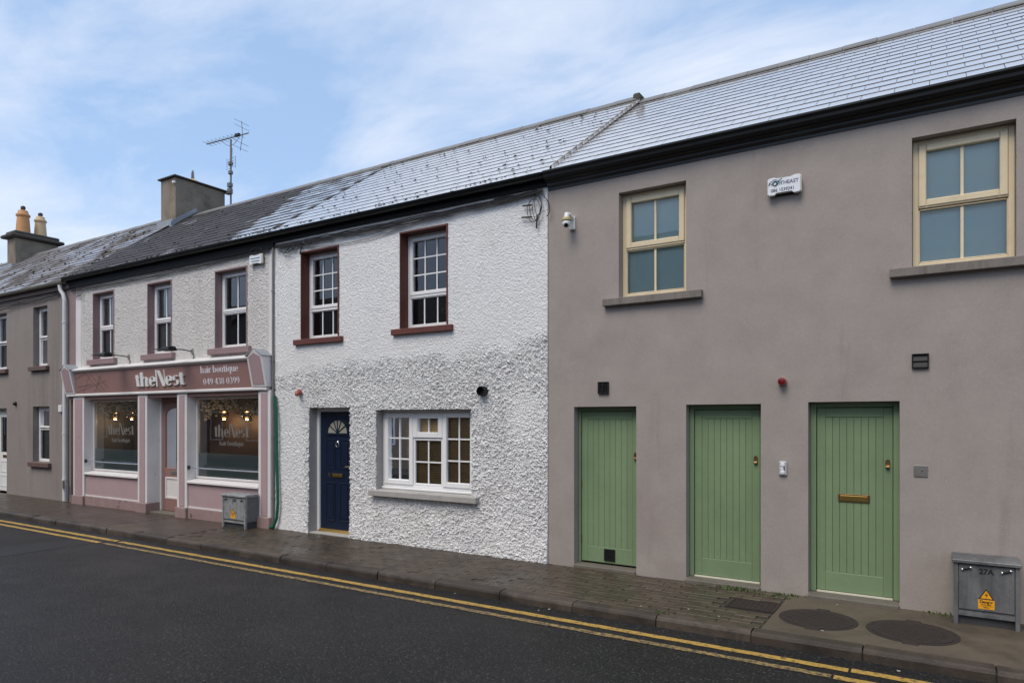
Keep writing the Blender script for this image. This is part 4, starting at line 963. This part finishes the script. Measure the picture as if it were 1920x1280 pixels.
for zz in (8.85, 8.93, 9.01, 9.09): part('grid_rod', MB().tube([(ax - .17, ay + .05, zz), (ax + .20, ay - .03, zz)], .005, 5), 'mast', ae)
for xx in (-.17, .20): part('grid_rod', MB().tube([(ax + xx, ay, 8.8), (ax + xx, ay, 9.12)], .006, 5), 'mast', ae)
for zz in (7.62, 8.12): part('wall_bracket', MB().box(ax - .13, ax + .06, ay - .10, ay + .02, zz - .015, zz + .015), 'mast', ae)

# ------------------------------------------------------------------ fittings on the walls
# security camera
t = thing('security_camera', 'white dome security camera with yellowed collar on the grey wall', 'camera', (-4.02, 0, 4.30))
part('mount_plate', MB().box(-4.055, -3.975, -.035, -.001, 4.33, 4.50), 'white_plastic', t, bevel=.006)
part('arm', MB().tube([(-4.01, -.03, 4.47), (-4.02, -.10, 4.505), (-4.03, -.145, 4.50), (-4.03, -.15, 4.46)], [.03, .032, .034, .036], 10), 'white_plastic', t, smooth=True)
part('collar', MB().lathe([(.05, 0), (.062, .006), (.062, .028), (.045, .045)], (-4.03, -.15, 4.415), seg=18), 'dirty_yellow', t, smooth=True)
ball = part('ball', MB().lathe([(.012, 0), (.034, .008), (.05, .028), (.055, .05), (.053, .07), (.045, .08)], (-4.03, -.15, 4.334), seg=18), 'white_plastic', t, smooth=True)
lens_dir = Vector((.25, -.75, -.62)).normalized(); c0 = Vector((-4.03, -.15, 4.385))
part('lens', MB().tube([c0 + lens_dir * .03, c0 + lens_dir * .060], .027, 14), 'black_plastic', t, smooth=True)
# alarm box on the grey house
def alarm_box(x0, x1, z0, z1, label, big):
    t = thing('alarm_box', label, 'alarm box', ((x0 + x1) / 2, 0, z0))
    w, h = x1 - x0, z1 - z0
    def out(s, dz=0):
        P_ = [(0, .08), (.03, .0), (.20, -.02), (.26, .10), (.74, .10), (.80, -.02), (.97, .0), (1, .08), (1, .90), (.96, 1.0), (.80, 1.02), (.70, .95), (.30, .95), (.20, 1.02), (.04, 1.0), (0, .90)]
        return [(x0 + w * (.5 + (a - .5) * s), z0 + h * (.5 + (b - .5) * s)) for a, b in P_]
    part('backing', MB().prism_y([(x0 + w * a, z0 + h * b) for a, b in ((.06, .03), (.94, .03), (.94, .99), (.06, .99))], -.03, -.001), 'black_plastic', t)
    part('cover', MB().prism_y(out(1.0), -.075, -.031), 'alarm_cream', t, bevel=.012)
    part('face', MB().prism_y(out(.93), -.079, -.0755), 'alarm_white', t)
    return t
ta = alarm_box(-1.605, -1.255, 4.325, 4.52, 'white alarm box printed NORTHEAST high on the grey wall', True)
part('lettering', text_mb('NORTHEAST', .056, -1.585, 4.432, -.0805, .001, xscale=.94, bold=.0005), 'ink_blue', ta)
part('lettering', text_mb('086 1539241', .050, -1.565, 4.362, -.0805, .001, xscale=.92, bold=.0004), 'ink_blue', ta)
part('emblem', MB().tube([(-1.595 + .14 * q, -.0805, 4.44 + .055 * math.sin(q * math.pi)) for q in np.linspace(0, 1, 9)], .003, 5).tube([(-1.52 + .022 * math.cos(q), -.0815, 4.452 + .024 * math.sin(q)) for q in np.linspace(0, 6.28, 13)], .006, 5).tube([(-1.49, -.0805, 4.475), (-1.45, -.0805, 4.50)], .004, 5), 'ink_teal', ta)
tb = alarm_box(-10.42, -10.07, 4.625, 4.80, 'small pale alarm box beside the right upper window of the shop', False)
part('lettering', text_mb('ALARM', .05, -10.38, 4.71, -.0805, .001, xscale=1.1), 'ink_blue', tb) if False else None
mb = MB().box(-10.37, -10.12, -.0802, -.0794, 4.725, 4.74).box(-10.35, -10.14, -.0802, -.0794, 4.675, 4.69)
part('printed_lines', mb, 'ink_teal', tb)
# red sounder / beacons
t = thing('fire_bell', 'dark red dome sounder between the middle and right green doors', 'sounder', (-1.455, 0, 2.26))
part('base', MB().lathe([(.046, 0), (.046, .03), (.042, .035)], (-1.455, -.001, 2.305), 'y', 18), 'pink_base', t, smooth=True)
part('dome', MB().lathe([(.041, 0), (.041, .04), (.034, .052), (.012, .058)], (-1.455, -.037, 2.305), 'y', 18), 'red_dome', t, smooth=True)
t = thing('fire_bell', 'faded red sounder over the navy door on the white wall', 'sounder', (-9.16, 0, 2.28))
part('base', MB().lathe([(.05, 0), (.05, .03), (.03, .04)], (-9.15, -.028, 2.345), 'y', 16), 'faded_red', t, smooth=True)
part('horn', MB().tube([(-9.15, -.05, 2.345), (-9.14, -.09, 2.335), (-9.13, -.11, 2.30)], [.03, .042, .035], 12), 'faded_red', t, smooth=True)
# vents
t = thing('wall_vent', 'round black vent pipe beside the ground floor window of the white house', 'vent', (-5.37, 0, 2.2))
part('pipe', MB().lathe([(.068, -.03), (.068, .09), (.058, .09), (.058, -.02)], (-5.40, -.01, 2.285), 'y', 24), 'black_plastic', t, smooth=True)
part('flap', MB().lathe([(.057, .02), (.057, .03)], (-5.40, -.01, 2.285), 'y', 24), 'black_plastic', t)
def louvre_vent(x0, x1, z0, z1, label, n, split):
    t = thing('wall_vent', label, 'vent', ((x0 + x1) / 2, 0, z0))
    part('vent_frame', MB().frame(x0, x1, z0, z1, .012, -.03, -.001), 'black_plastic', t, bevel=.003)
    part('backing', MB().box(x0 + .012, x1 - .012, -.008, -.001, z0 + .012, z1 - .012), 'black_plastic', t)
    for k in range(n):
        zz = z0 + .014 + (z1 - z0 - .028) * k / n
        part('louvre', MB().prism_x([(-.010, zz + (z1 - z0) / n * .75), (-.026, zz), (-.024, zz - .002), (-.0085, zz + (z1 - z0) / n * .7)], x0 + .0125, x1 - .0125), 'black_plastic', t)
    if split: part('divider', MB().box((x0 + x1) / 2 - .006, (x0 + x1) / 2 + .006, -.032, -.027, z0 + .012, z1 - .012), 'black_plastic', t)
louvre_vent(-3.655, -3.51, 2.215, 2.365, 'square black louvred vent above the left green door', 8, True)
louvre_vent(-.24, -.095, 2.40, 2.545, 'black hooded vent high to the right of the letterbox door', 2, False)
# intercom and steel plate
t = thing('intercom', 'silver door intercom between the two right green doors', 'intercom', (-1.455, 0, 1.28))
part('case', MB().box(-1.495, -1.412, -.03, -.001, 1.285, 1.44), 'silver_plastic', t, bevel=.01)
part('button', MB().lathe([(.024, 0), (.024, .006), (.02, .008)], (-1.4535, -.0305, 1.322), 'y', 18), 'alarm_white', t, smooth=True)
part('speaker', MB().lathe([(.024, 0), (.024, .004), (.02, .006)], (-1.4535, -.0305, 1.402), 'y', 18), 'alarm_white', t, smooth=True)
part('bell_push', MB().box(-1.478, -1.444, -.034, -.0305, 1.35, 1.374), 'alarm_white', t, bevel=.002)
part('name_slot', MB().box(-1.440, -1.432, -.034, -.0305, 1.335, 1.385), 'black_plastic', t)
t = thing('meter_plate', 'square steel plate with a keyhole to the right of the letterbox door', 'plate', (-.163, 0, 1.327))
part('plate', MB().box(-.224, -.104, -.010, -.001, 1.328, 1.44), 'steel_plate', t, bevel=.003)
part('keyhole', MB().lathe([(.008, 0), (.008, .004)], (-.155, -.0105, 1.39), 'y', 10), 'chrome', t)
# sign lamps on arms above the shopfront
for x, label in ((-14.43, 'black sign lamp on an arm under the left upper shop window'), (-12.20, 'black sign lamp on an arm under the middle upper shop window')):
    z = 3.20
    t = thing('sign_lamp', label, 'lamp', (x, 0, z - .05), 'lamps over the shop sign')
    part('wall_plate', MB().box(x - .03, x + .03, -.03, -.012, z - .05, z + .05), 'grey_gutter', t, bevel=.004)
    part('arm', MB().tube([(x, -.03, z), (x, -.22, z + .015), (x, -.42, z + .01)], .011, 8), 'galv_dark', t, smooth=True)
    hd = part('lamp_head', MB().prism_x([(-.40, z - .03), (-.43, z + .045), (-.50, z + .055), (-.58, z + .03), (-.60, z - .02), (-.50, z - .035)], x - .13, x + .13), 'black_plastic', t, bevel=.008)
    part('lamp_visor', MB().box(x - .12, x + .12, -.72, -.59, z - .02, z - .012), 'black_plastic', t)
    part('wire', MB().tube([(x + .03, -.02, z - .04), (x + .06, -.018, z - .10), (x + .02, -.02, z - .15)], .006, 6), 'cable', t)
# small box on tan house and little fittings
single('meter_box', MB().box(-17.37, -17.22, -.05, -.001, 2.06, 2.22), 'white_plastic', 'small white box on the tan wall right of the ground floor window', 'box', bevel=.008)
single('wall_light', MB().lathe([(.05, 0), (.05, .03), (.035, .06), (.02, .07)], (-19.6, -.001, 2.28), 'y', 12), 'black_plastic', 'small dark fitting over the white door of the tan house', 'wall light', smooth=True)
single('junction_box', MB().box(-16.99, -16.91, -.16, -.118, .33, .50), 'grey_gutter', 'small grey box low on the white downpipe', 'box', bevel=.006)

# hose and cables at the joint between shop and white house
hx = -9.74
single('garden_hose', MB().tube([(hx - .02, -.05, 2.30), (hx + .02, -.055, 2.05), (hx + .04, -.06, 1.6), (hx + .035, -.055, 1.2), (hx + .06, -.06, .8), (hx + .075, -.065, .45), (hx + .05, -.07, .18), (hx - .02, -.08, .035), (hx - .10, -.10, .03)], .026, 8), 'green_hose', 'green hose hanging down the joint between the pink shop and the white house', 'hose', smooth=True)
def wob(x0, x1, z0, z1, sag, y, r, n=26, seed=0, amp=.012):
    rr = random.Random(seed); pts = []
    for k in range(n):
        f_ = k / (n - 1); pts.append((x0 + (x1 - x0) * f_, y + rr.uniform(-.004, .004), z0 + (z1 - z0) * f_ - sag * 4 * f_ * (1 - f_) + rr.uniform(-amp, amp)))
    return pts
def loop(cx_, cz, r_, y, a0=0, a1=360, n=16, e=1.0): return [(cx_ + r_ * math.cos(R(a0 + (a1 - a0) * k / n)), y - .01 * math.sin(k * .7), cz + e * r_ * math.sin(R(a0 + (a1 - a0) * k / n))) for k in range(n + 1)]
t = thing('cable_bundle', 'tangle of dark cables running under the black gutter of the white house', 'cables', (-7, 0, 4.8))
for k in range(5): part('cable', MB().tube(wob(wx0 + .05, wx1 - .05, 4.90 - .012 * k, 4.915 - .008 * k, .01 + .01 * k, -.045 - .006 * k, .008, seed=k, amp=.008), .009, 6), 'cable', t)
part('cable', MB().tube(wob(-9.55, -6.2, 4.86, 4.90, .17, -.035, .008, seed=9, amp=.006), .006, 6), 'cable_grey', t)
for k, (cx_, cz, r_, a0, a1) in enumerate(((-9.35, 4.86, .13, 180, 380), (-9.2, 4.88, .16, 170, 350), (-9.5, 4.84, .12, 150, 400), (-8.9, 4.88, .12, 180, 360), (-9.42, 4.87, .19, 190, 350))):
    part('cable', MB().tube(loop(cx_, cz, r_, -.05 - .004 * k, a0, a1, e=.75), .008, 6), 'cable', t)
part('cable', MB().tube([(-9.12, -.05, 4.88), (-9.08, -.055, 4.78), (-9.10, -.06, 4.70), (-9.11, -.055, 4.66)], .012, 6), 'cable', t)
t = thing('cable_coil', 'coil of loose wires hanging high at the right corner of the white house', 'cables', (-4.55, 0, 4.45))
for k, (cx_, cz, r_, e) in enumerate(((-4.55, 4.70, .09, 1.9), (-4.52, 4.68, .07, 2.2), (-4.57, 4.66, .10, 1.5), (-4.50, 4.72, .05, 2.6))):
    part('cable', MB().tube(loop(cx_, cz, r_, -.045 - .006 * k, 80, 430, e=e), .004, 6), 'cable', t)
for (a, b) in (((-4.55, -.05, 4.86), (-4.54, -.045, 4.95)), ((-4.60, -.055, 4.74), (-4.74, -.055, 4.75)), ((-4.60, -.055, 4.58), (-4.76, -.05, 4.60)), ((-4.52, -.05, 4.60), (-4.53, -.05, 4.42))):
    part('cable', MB().tube([a, b], .011, 6), 'cable', t)
part('cable', MB().tube([(-4.56, -.045, 4.93), (-4.75, -.05, 4.90), (-5.0, -.05, 4.93), (-5.2, -.05, 4.92)], .009, 6), 'cable', t)
part('cable', MB().tube([(-4.42, -.06, 4.84), (-4.34, -.05, 4.72), (-4.33, -.05, 4.60), (-4.38, -.05, 4.55)], .006, 6), 'cable', t)
t = thing('cable_bundle', 'dark cables sagging under the gutter along the shop wall', 'cables', (-13.3, 0, 4.75))
for k in range(3): part('cable', MB().tube(wob(sx0 + .1, sx1 - .1, 4.83 - .015 * k, 4.86 - .012 * k, .02 + .015 * k, -.04 - .006 * k, .008, seed=20 + k, amp=.008), .008, 6), 'cable', t)
part('cable', MB().tube(loop(-10.25, 4.82, .18, -.05, 20, 170, e=.6), .010, 6), 'cable', t)
for k in range(4): part('cable', MB().tube(loop(-16.55 + .07 * k, 4.74, .10, -.05 - .005 * k, 160, 390, e=.9), .007, 6), 'cable_grey', t)
t = thing('cable_bundle', 'cables drooping under the grey gutter of the tan house', 'cables', (-19, 0, 4.75))
for k in range(3): part('cable', MB().tube(wob(-24, lx1 - .2, 4.86 - .02 * k, 4.84 - .02 * k, .05 + .03 * k, -.04 - .006 * k, .008, seed=30 + k, amp=.02), .009, 6), 'cable', t)

# ------------------------------------------------------------------ electrical cabinets
def cabinet(x0, x1, yf, yb, h, number, label, tri, gm='galv'):
    t = thing('electrical_cabinet', label, 'cabinet', ((x0 + x1) / 2, (yf + yb) / 2, 0), 'electrical cabinets on the footway')
    w = x1 - x0
    b_ = part('body', MB().box(x0 + .012, x1 - .012, yf + .012, yb, .11, h - .045), 'galv_side', t)
    part('plinth', MB().box(x0 + .02, x1 - .02, yf + .03, yb, -.005, .109), 'galv_dark', t)
    part('corner_post', MB().box(x0, x0 + .035, yf - .012, yf + .03, -.002, h - .045), gm, t, bevel=.003)
    part('corner_post', MB().box(x1 - .035, x1, yf - .012, yf + .03, -.002, h - .045), gm, t, bevel=.003)
    part('lid', MB().prism_x([(yf - .03, h - .045), (yf - .03, h - .015), (yf + .02, h), (yb, h), (yb, h - .045)], x0 - .012, x1 + .012), gm, t, bevel=.004)
    dr = part('door', MB().box(x0 + .04, x1 - .04, yf - .004, yf + .0115, .145, h - .055), gm, t, bevel=.003)
    part('rail', MB().box(x0 + .036, x1 - .036, yf - .002, yf + .012, .085, .112), gm, t)
    for sx_ in (x0 + .10, x1 - .10):
        part('latch', MB().tube([(sx_ - .028, yf - .012, h - .105), (sx_ + .028, yf - .012, h - .085)], .008, 8), 'black_plastic', dr)
        for q in (-.032, .032): part('bolt', MB().lathe([(.010, 0), (.010, .012), (.006, .015)], (sx_ + q, yf - .0045, h - .095 + q * .35), 'y', 8), 'chrome', dr, smooth=True)
    cx_ = x0 + w * tri; s = .06; z0 = .165
    st_ = part('warning_label', MB().box(cx_ - .062, cx_ + .062, yf - .0052, yf - .0045, z0, z0 + .085), 'sticker', t)
    part('warning_triangle', MB().prism_y([(cx_ - .06, z0 + .088), (cx_ + .06, z0 + .088), (cx_, z0 + .185)], yf - .0052, yf - .0045), 'ink', t)
    part('triangle_field', MB().prism_y([(cx_ - .045, z0 + .096), (cx_ + .045, z0 + .096), (cx_, z0 + .170)], yf - .0060, yf - .0053), 'sticker', t)
    part('lightning_bolt', MB().prism_y([(cx_ + .008, z0 + .155), (cx_ - .014, z0 + .125), (cx_ + .001, z0 + .128), (cx_ - .006, z0 + .102), (cx_ + .014, z0 + .134), (cx_ - .001, z0 + .131)], yf - .0068, yf - .0061), 'ink', t)
    if number == '27A':
        part('lettering', text_mb('Danger', .034, cx_, z0 + .055, yf - .0058, .0006, 'CENTER', bold=.0012), 'ink', t)
        part('lettering', text_mb('Keep away', .017, cx_, z0 + .036, yf - .0058, .0006, 'CENTER', bold=.0006), 'ink', t)
        part('printed_lines', MB().box(cx_ - .05, cx_ + .05, yf - .0060, yf - .0054, z0 + .026, z0 + .028).box(cx_ - .022, cx_ + .022, yf - .0060, yf - .0054, z0 + .012, z0 + .018), 'ink', t)
    else:
        part('printed_lines', MB().box(cx_ - .05, cx_ + .05, yf - .0060, yf - .0054, z0 + .06, z0 + .072).box(cx_ - .03, cx_ + .03, yf - .0060, yf - .0054, z0 + .035, z0 + .042), 'ink', t)
    part('lettering', text_mb(number, .066, x0 + w * (.5 if number == '27A' else .52), h - .13, yf - .0062, .0006, 'CENTER', bold=.0022), 'ink', t)
cabinet(.105, .605, -.30, -.01, .615, '27A', 'grey metal electrical cabinet stencilled 27A against the grey wall', .50)
cabinet(-10.77, -10.13, -.36, -.10, .585, '270', 'small grey electrical cabinet in front of the pink shopfront', .46, 'galv_light')

# ------------------------------------------------------------------ shop contents
t = thing('flower_garland', 'white and green flower display along the top of the right shop window', 'flowers', (-11.2, .35, 1.95), 'flower displays in the shop windows')
def garland(t, x0, x1, seed):
    r = random.Random(seed); lf = MB(); bl = MB()
    n = int(700 * (x1 - x0) / 2)
    for k in range(n):
        x = r.uniform(x0, x1); y = r.uniform(.24, .50); drop = r.random() ** 1.6 * (.30 + .12 * math.sin(x * 5))
        z = 2.30 - drop; s = r.uniform(.02, .05); a = r.random() * 6.28; v = Vector((math.cos(a), r.uniform(-.7, .7), math.sin(a))).normalized(); u_ = v.cross(Vector((.3, 1, .2))).normalized()
        c = Vector((x, y, z)); lf.quad(c - v * s, c + u_ * s * .45, c + v * s, c - u_ * s * .45)
    for k in range(int(130 * (x1 - x0) / 2)):
        x = r.uniform(x0, x1); y = r.uniform(.19, .36); z = 2.30 - r.random() ** 1.2 * (.34 + .12 * math.sin(x * 5)); s = r.uniform(.016, .036)
        pr = [(s * .3, -s * .8), (s * .9, -s * .4), (s, .1 * s), (s * .6, s * .7), (s * .1, s * .85)]
        bl.lathe(pr, (x, y, z), seg=7)
    f_ = part('foliage', lf, 'leaf', t, kind='stuff'); part('blossoms', bl, 'blossom', t, kind='stuff', smooth=True)
    part('garland_wire', MB().tube([(x0, .34, 2.31), (x1, .34, 2.31)], .006, 6), 'cable', t)
garland(t, -12.5, -10.25, 3)
t = thing('flower_garland', 'white and green flower display along the top of the left shop window', 'flowers', (-15.0, .35, 1.95), 'flower displays in the shop windows')
garland(t, -16.1, -14.15, 8)
for (x, y, z, label) in ((-12.31, .75, 1.975, 'glass globe pendant lamp left of the two in the right shop window'), (-11.59, .75, 1.975, 'glass globe pendant lamp right of the two in the right shop window'), (-15.72, .75, 1.975, 'glass globe pendant lamp nearer the door in the left shop window'), (-16.42, .75, 1.975, 'glass globe pendant lamp farther from the door in the left shop window')):
    t = thing('pendant_lamp', label, 'lamp', (x, y, z - .1), 'pendant lamps in the shop')
    part('globe', MB().lathe([(.02, -.098), (.06, -.08), (.09, -.04), (.10, 0), (.09, .04), (.06, .08), (.025, .097)], (x, y, z), seg=18), 'globe', t, smooth=True)
    part('bulb', MB().lathe([(.01, -.075), (.038, -.066), (.045, -.055), (.03, -.045), (.014, -.03)], (x, y, z), seg=12), 'bulb', t, smooth=True)
    part('flex', MB().tube([(x, y, z + .098), (x, y, 2.399)], .005, 6), 'cable', t)
    pl_ = bpy.data.lights.new('pendant_glow', 'POINT'); pl_.energy = 4; pl_.color = (1, .68, .38); pl_.shadow_soft_size = .05
    po_ = bpy.data.objects.new('pendant_glow', pl_); COL.objects.link(po_); po_.parent = t; po_.location = (0, 0, -.03)
# plants on the sill of the white house
def houseplant(x, y, z, s, seed, label):
    t = thing('potted_plant', label, 'plant', (x, y, z)); r = random.Random(seed)
    part('pot', MB().lathe([(.05 * s, 0), (.07 * s, .11 * s), (.075 * s, .12 * s)], (x, y, z), seg=14), 'terracotta', t, smooth=True)
    lf = MB()
    for k in range(70):
        a = r.random() * 6.28; e = r.uniform(.1, 1.4); L1 = r.uniform(.08, .24) * s
        c = Vector((x, y, z + .13 * s)) + Vector((math.cos(a) * math.cos(e), math.sin(a) * math.cos(e) * .4, math.sin(e))) * L1
        v = Vector((math.cos(a), .3, math.sin(e) - .3)).normalized() * .04 * s; u_ = v.cross(Vector((0, 1, .3))).normalized() * .018 * s
        lf.quad(c - v, c + u_, c + v, c - u_)
    part('foliage', lf, 'leaf', t, kind='stuff')
houseplant(-6.22, .30, 3.35, 1.0, 1, 'potted plant on the sill inside the right upper window of the white house')
part('window_board', MB().box(-6.9, -6.08, .226, .42, 3.31, 3.349), 'upvc', wh)

# weeds and litter on the footway
def weed(x, y, n, s, seed, label):
    r = random.Random(seed); mb = MB()
    for k in range(n):
        px, py = x + r.gauss(0, s * 1.6), y + r.gauss(0, s * .4); a = r.random() * 6.28; h = r.uniform(.3, 1) * s * .55; w = .006
        dx_, dy_ = math.cos(a) * h * .6, math.sin(a) * h * .6
        mb.add([(px - w, py, .0), (px + w, py, .0), (px + dx_ * .5 + w * .8, py + dy_ * .5, h * .7), (px + dx_, py + dy_, h), (px + dx_ * .5 - w * .8, py + dy_ * .5, h * .7)], [(0, 1, 2, 3, 4)])
    single('weed', mb, 'weed', label, 'weed', 'weeds in the footway joints', kind='stuff')
weed(-1.95, -.10, 110, .085, 1, 'low green weeds along the step of the middle green door')
weed(-1.40, -.07, 60, .05, 2, 'bright green weed tuft by the edge of the concrete footway')
weed(-1.50, -.20, 40, .05, 3, 'thin green weeds between the middle step and the iron cover')
weed(-2.33, -1.43, 30, .03, 4, 'tiny weed in the kerb joint below the left green door')
weed(.02, -.05, 40, .06, 5, 'dark weed tuft at the left foot of the 27A cabinet')
mb = MB(); r = random.Random(5)
for (u, v) in ((1202, 1136), (1291, 1142), (1348, 1155), (1303, 1096), (1340, 1098), (1542, 1182), (1570, 1133), (824, 1055), (873, 1053), (636, 1016)):
    x, y = G(u, v); s = r.uniform(.005, .010); a = r.random() * 3
    mb.box(x - s, x + s, y - s * .6, y + s * .6, .001, .006)
for (u, v) in ((1685, 1259), (853, 1113), (1030, 1143), (1010, 1145)):
    x, y = G(u, v, ZR); s = r.uniform(.007, .014); mb.box(x - s, x + s, y - s * .6, y + s * .6, ZR + .006, ZR + .012)
single('litter', mb, 'litter', 'small pale scraps scattered over the footway and gutter', 'litter', kind='stuff')

# ------------------------------------------------------------------ tree behind the far roofs
def tree(x, y, h, seed, label):
    t = thing('tree', label, 'tree', (x, y, -.16)); r = random.Random(seed)
    part('trunk', MB().tube([(x, y, -.2), (x + .1, y, h * .3), (x - .1, y + .1, h * .6), (x, y, h * .85)], [.35, .28, .18, .05], 8), 'bark', t, smooth=True)
    for k in range(7):
        a = k * .9; z0 = h * (.35 + .06 * k); part('limb', MB().tube([(x, y, z0), (x + math.cos(a) * h * .14, y + math.sin(a) * h * .14, z0 + h * .1), (x + math.cos(a) * h * .22, y + math.sin(a) * h * .22, z0 + h * .2)], [.12, .07, .02], 6), 'bark', t, smooth=True)
    mb = MB()
    for c in range(60):
        a = r.random() * 6.28; e = r.uniform(-.5, 1.5); q = r.random() ** .5
        cx_, cy_, cz = x + math.cos(a) * math.cos(e) * h * .24 * q, y + math.sin(a) * math.cos(e) * h * .24 * q, h * .68 + math.sin(e) * h * .31 * q
        for k in range(45):
            c0 = Vector((cx_ + r.gauss(0, .4), cy_ + r.gauss(0, .4), cz + r.gauss(0, .3))); v = Vector((r.gauss(0, 1), r.gauss(0, 1), r.gauss(0, 1))).normalized() * .12; u_ = v.cross(Vector((0.2, .5, 1))).normalized() * .06
            mb.quad(c0 - v, c0 + u_, c0 + v, c0 - u_)
    part('crown', mb, 'leaf', t, kind='stuff')
tree(-49.0, 11.0, 11.6, 3, 'green tree top showing at the left edge behind the far chimney')

# ------------------------------------------------------------------ the row across the street (seen in the window reflections)
def opposite(x0, x1, m, h, zr, label, seed):
    o = thing('terraced_house', label, 'house', ((x0 + x1) / 2, -14.5, 0), 'houses across the street')
    y = -11.6
    part('wall', MB().box(x0, x1 - .01, y - 5.8, y, -.1, h), m, o)
    part('roof', MB().prism_x([(y + .15, h), (y - 2.9, zr), (y - 5.95, h)], x0, x1 - .01), 'opp_roof', o)
    n = max(1, int((x1 - x0) / 2.3)); 
    for k in range(n):
        cx_ = x0 + (x1 - x0) * (k + .5) / n
        for zb2 in (.9, 3.2):
            if k == n // 2 and zb2 < 1: 
                dd = part('door', MB().box(cx_ - .45, cx_ + .45, y + .001, y + .04, -.05, 2.1), 'navy_paint', o); continue
            w = part('window', MB().frame(cx_ - .45, cx_ + .45, zb2, zb2 + 1.35, .06, y + .001, y + .05), 'upvc', o)
            part('pane', MB().box(cx_ - .39, cx_ + .39, y + .002, y + .02, zb2 + .06, zb2 + 1.29), 'room_dark', w)
opposite(-62, -45, 'opp_brick', 5.2, 7.6, 'brown house at the end of the opposite row mirrored in the far left windows', 6)
opposite(-45, -30, 'opp_tan', 5.3, 7.8, 'long tan house across the street mirrored in the left shop window', 5)
opposite(-30, -19.5, 'opp_brick', 5.0, 7.6, 'brown house across the street mirrored in the right shop window', 1)
opposite(-19.5, -11.5, 'opp_tan', 5.2, 7.2, 'tan house across the street mirrored in the front window of the white house', 2)
opposite(-11.5, -3.5, 'opp_brick', 5.4, 8.3, 'tall brown house across the street mirrored in the upper windows of the white house', 3)
opposite(-3.5, 9, 'opp_pale', 4.6, 6.3, 'pale house across the street mirrored in the grey house windows', 4)
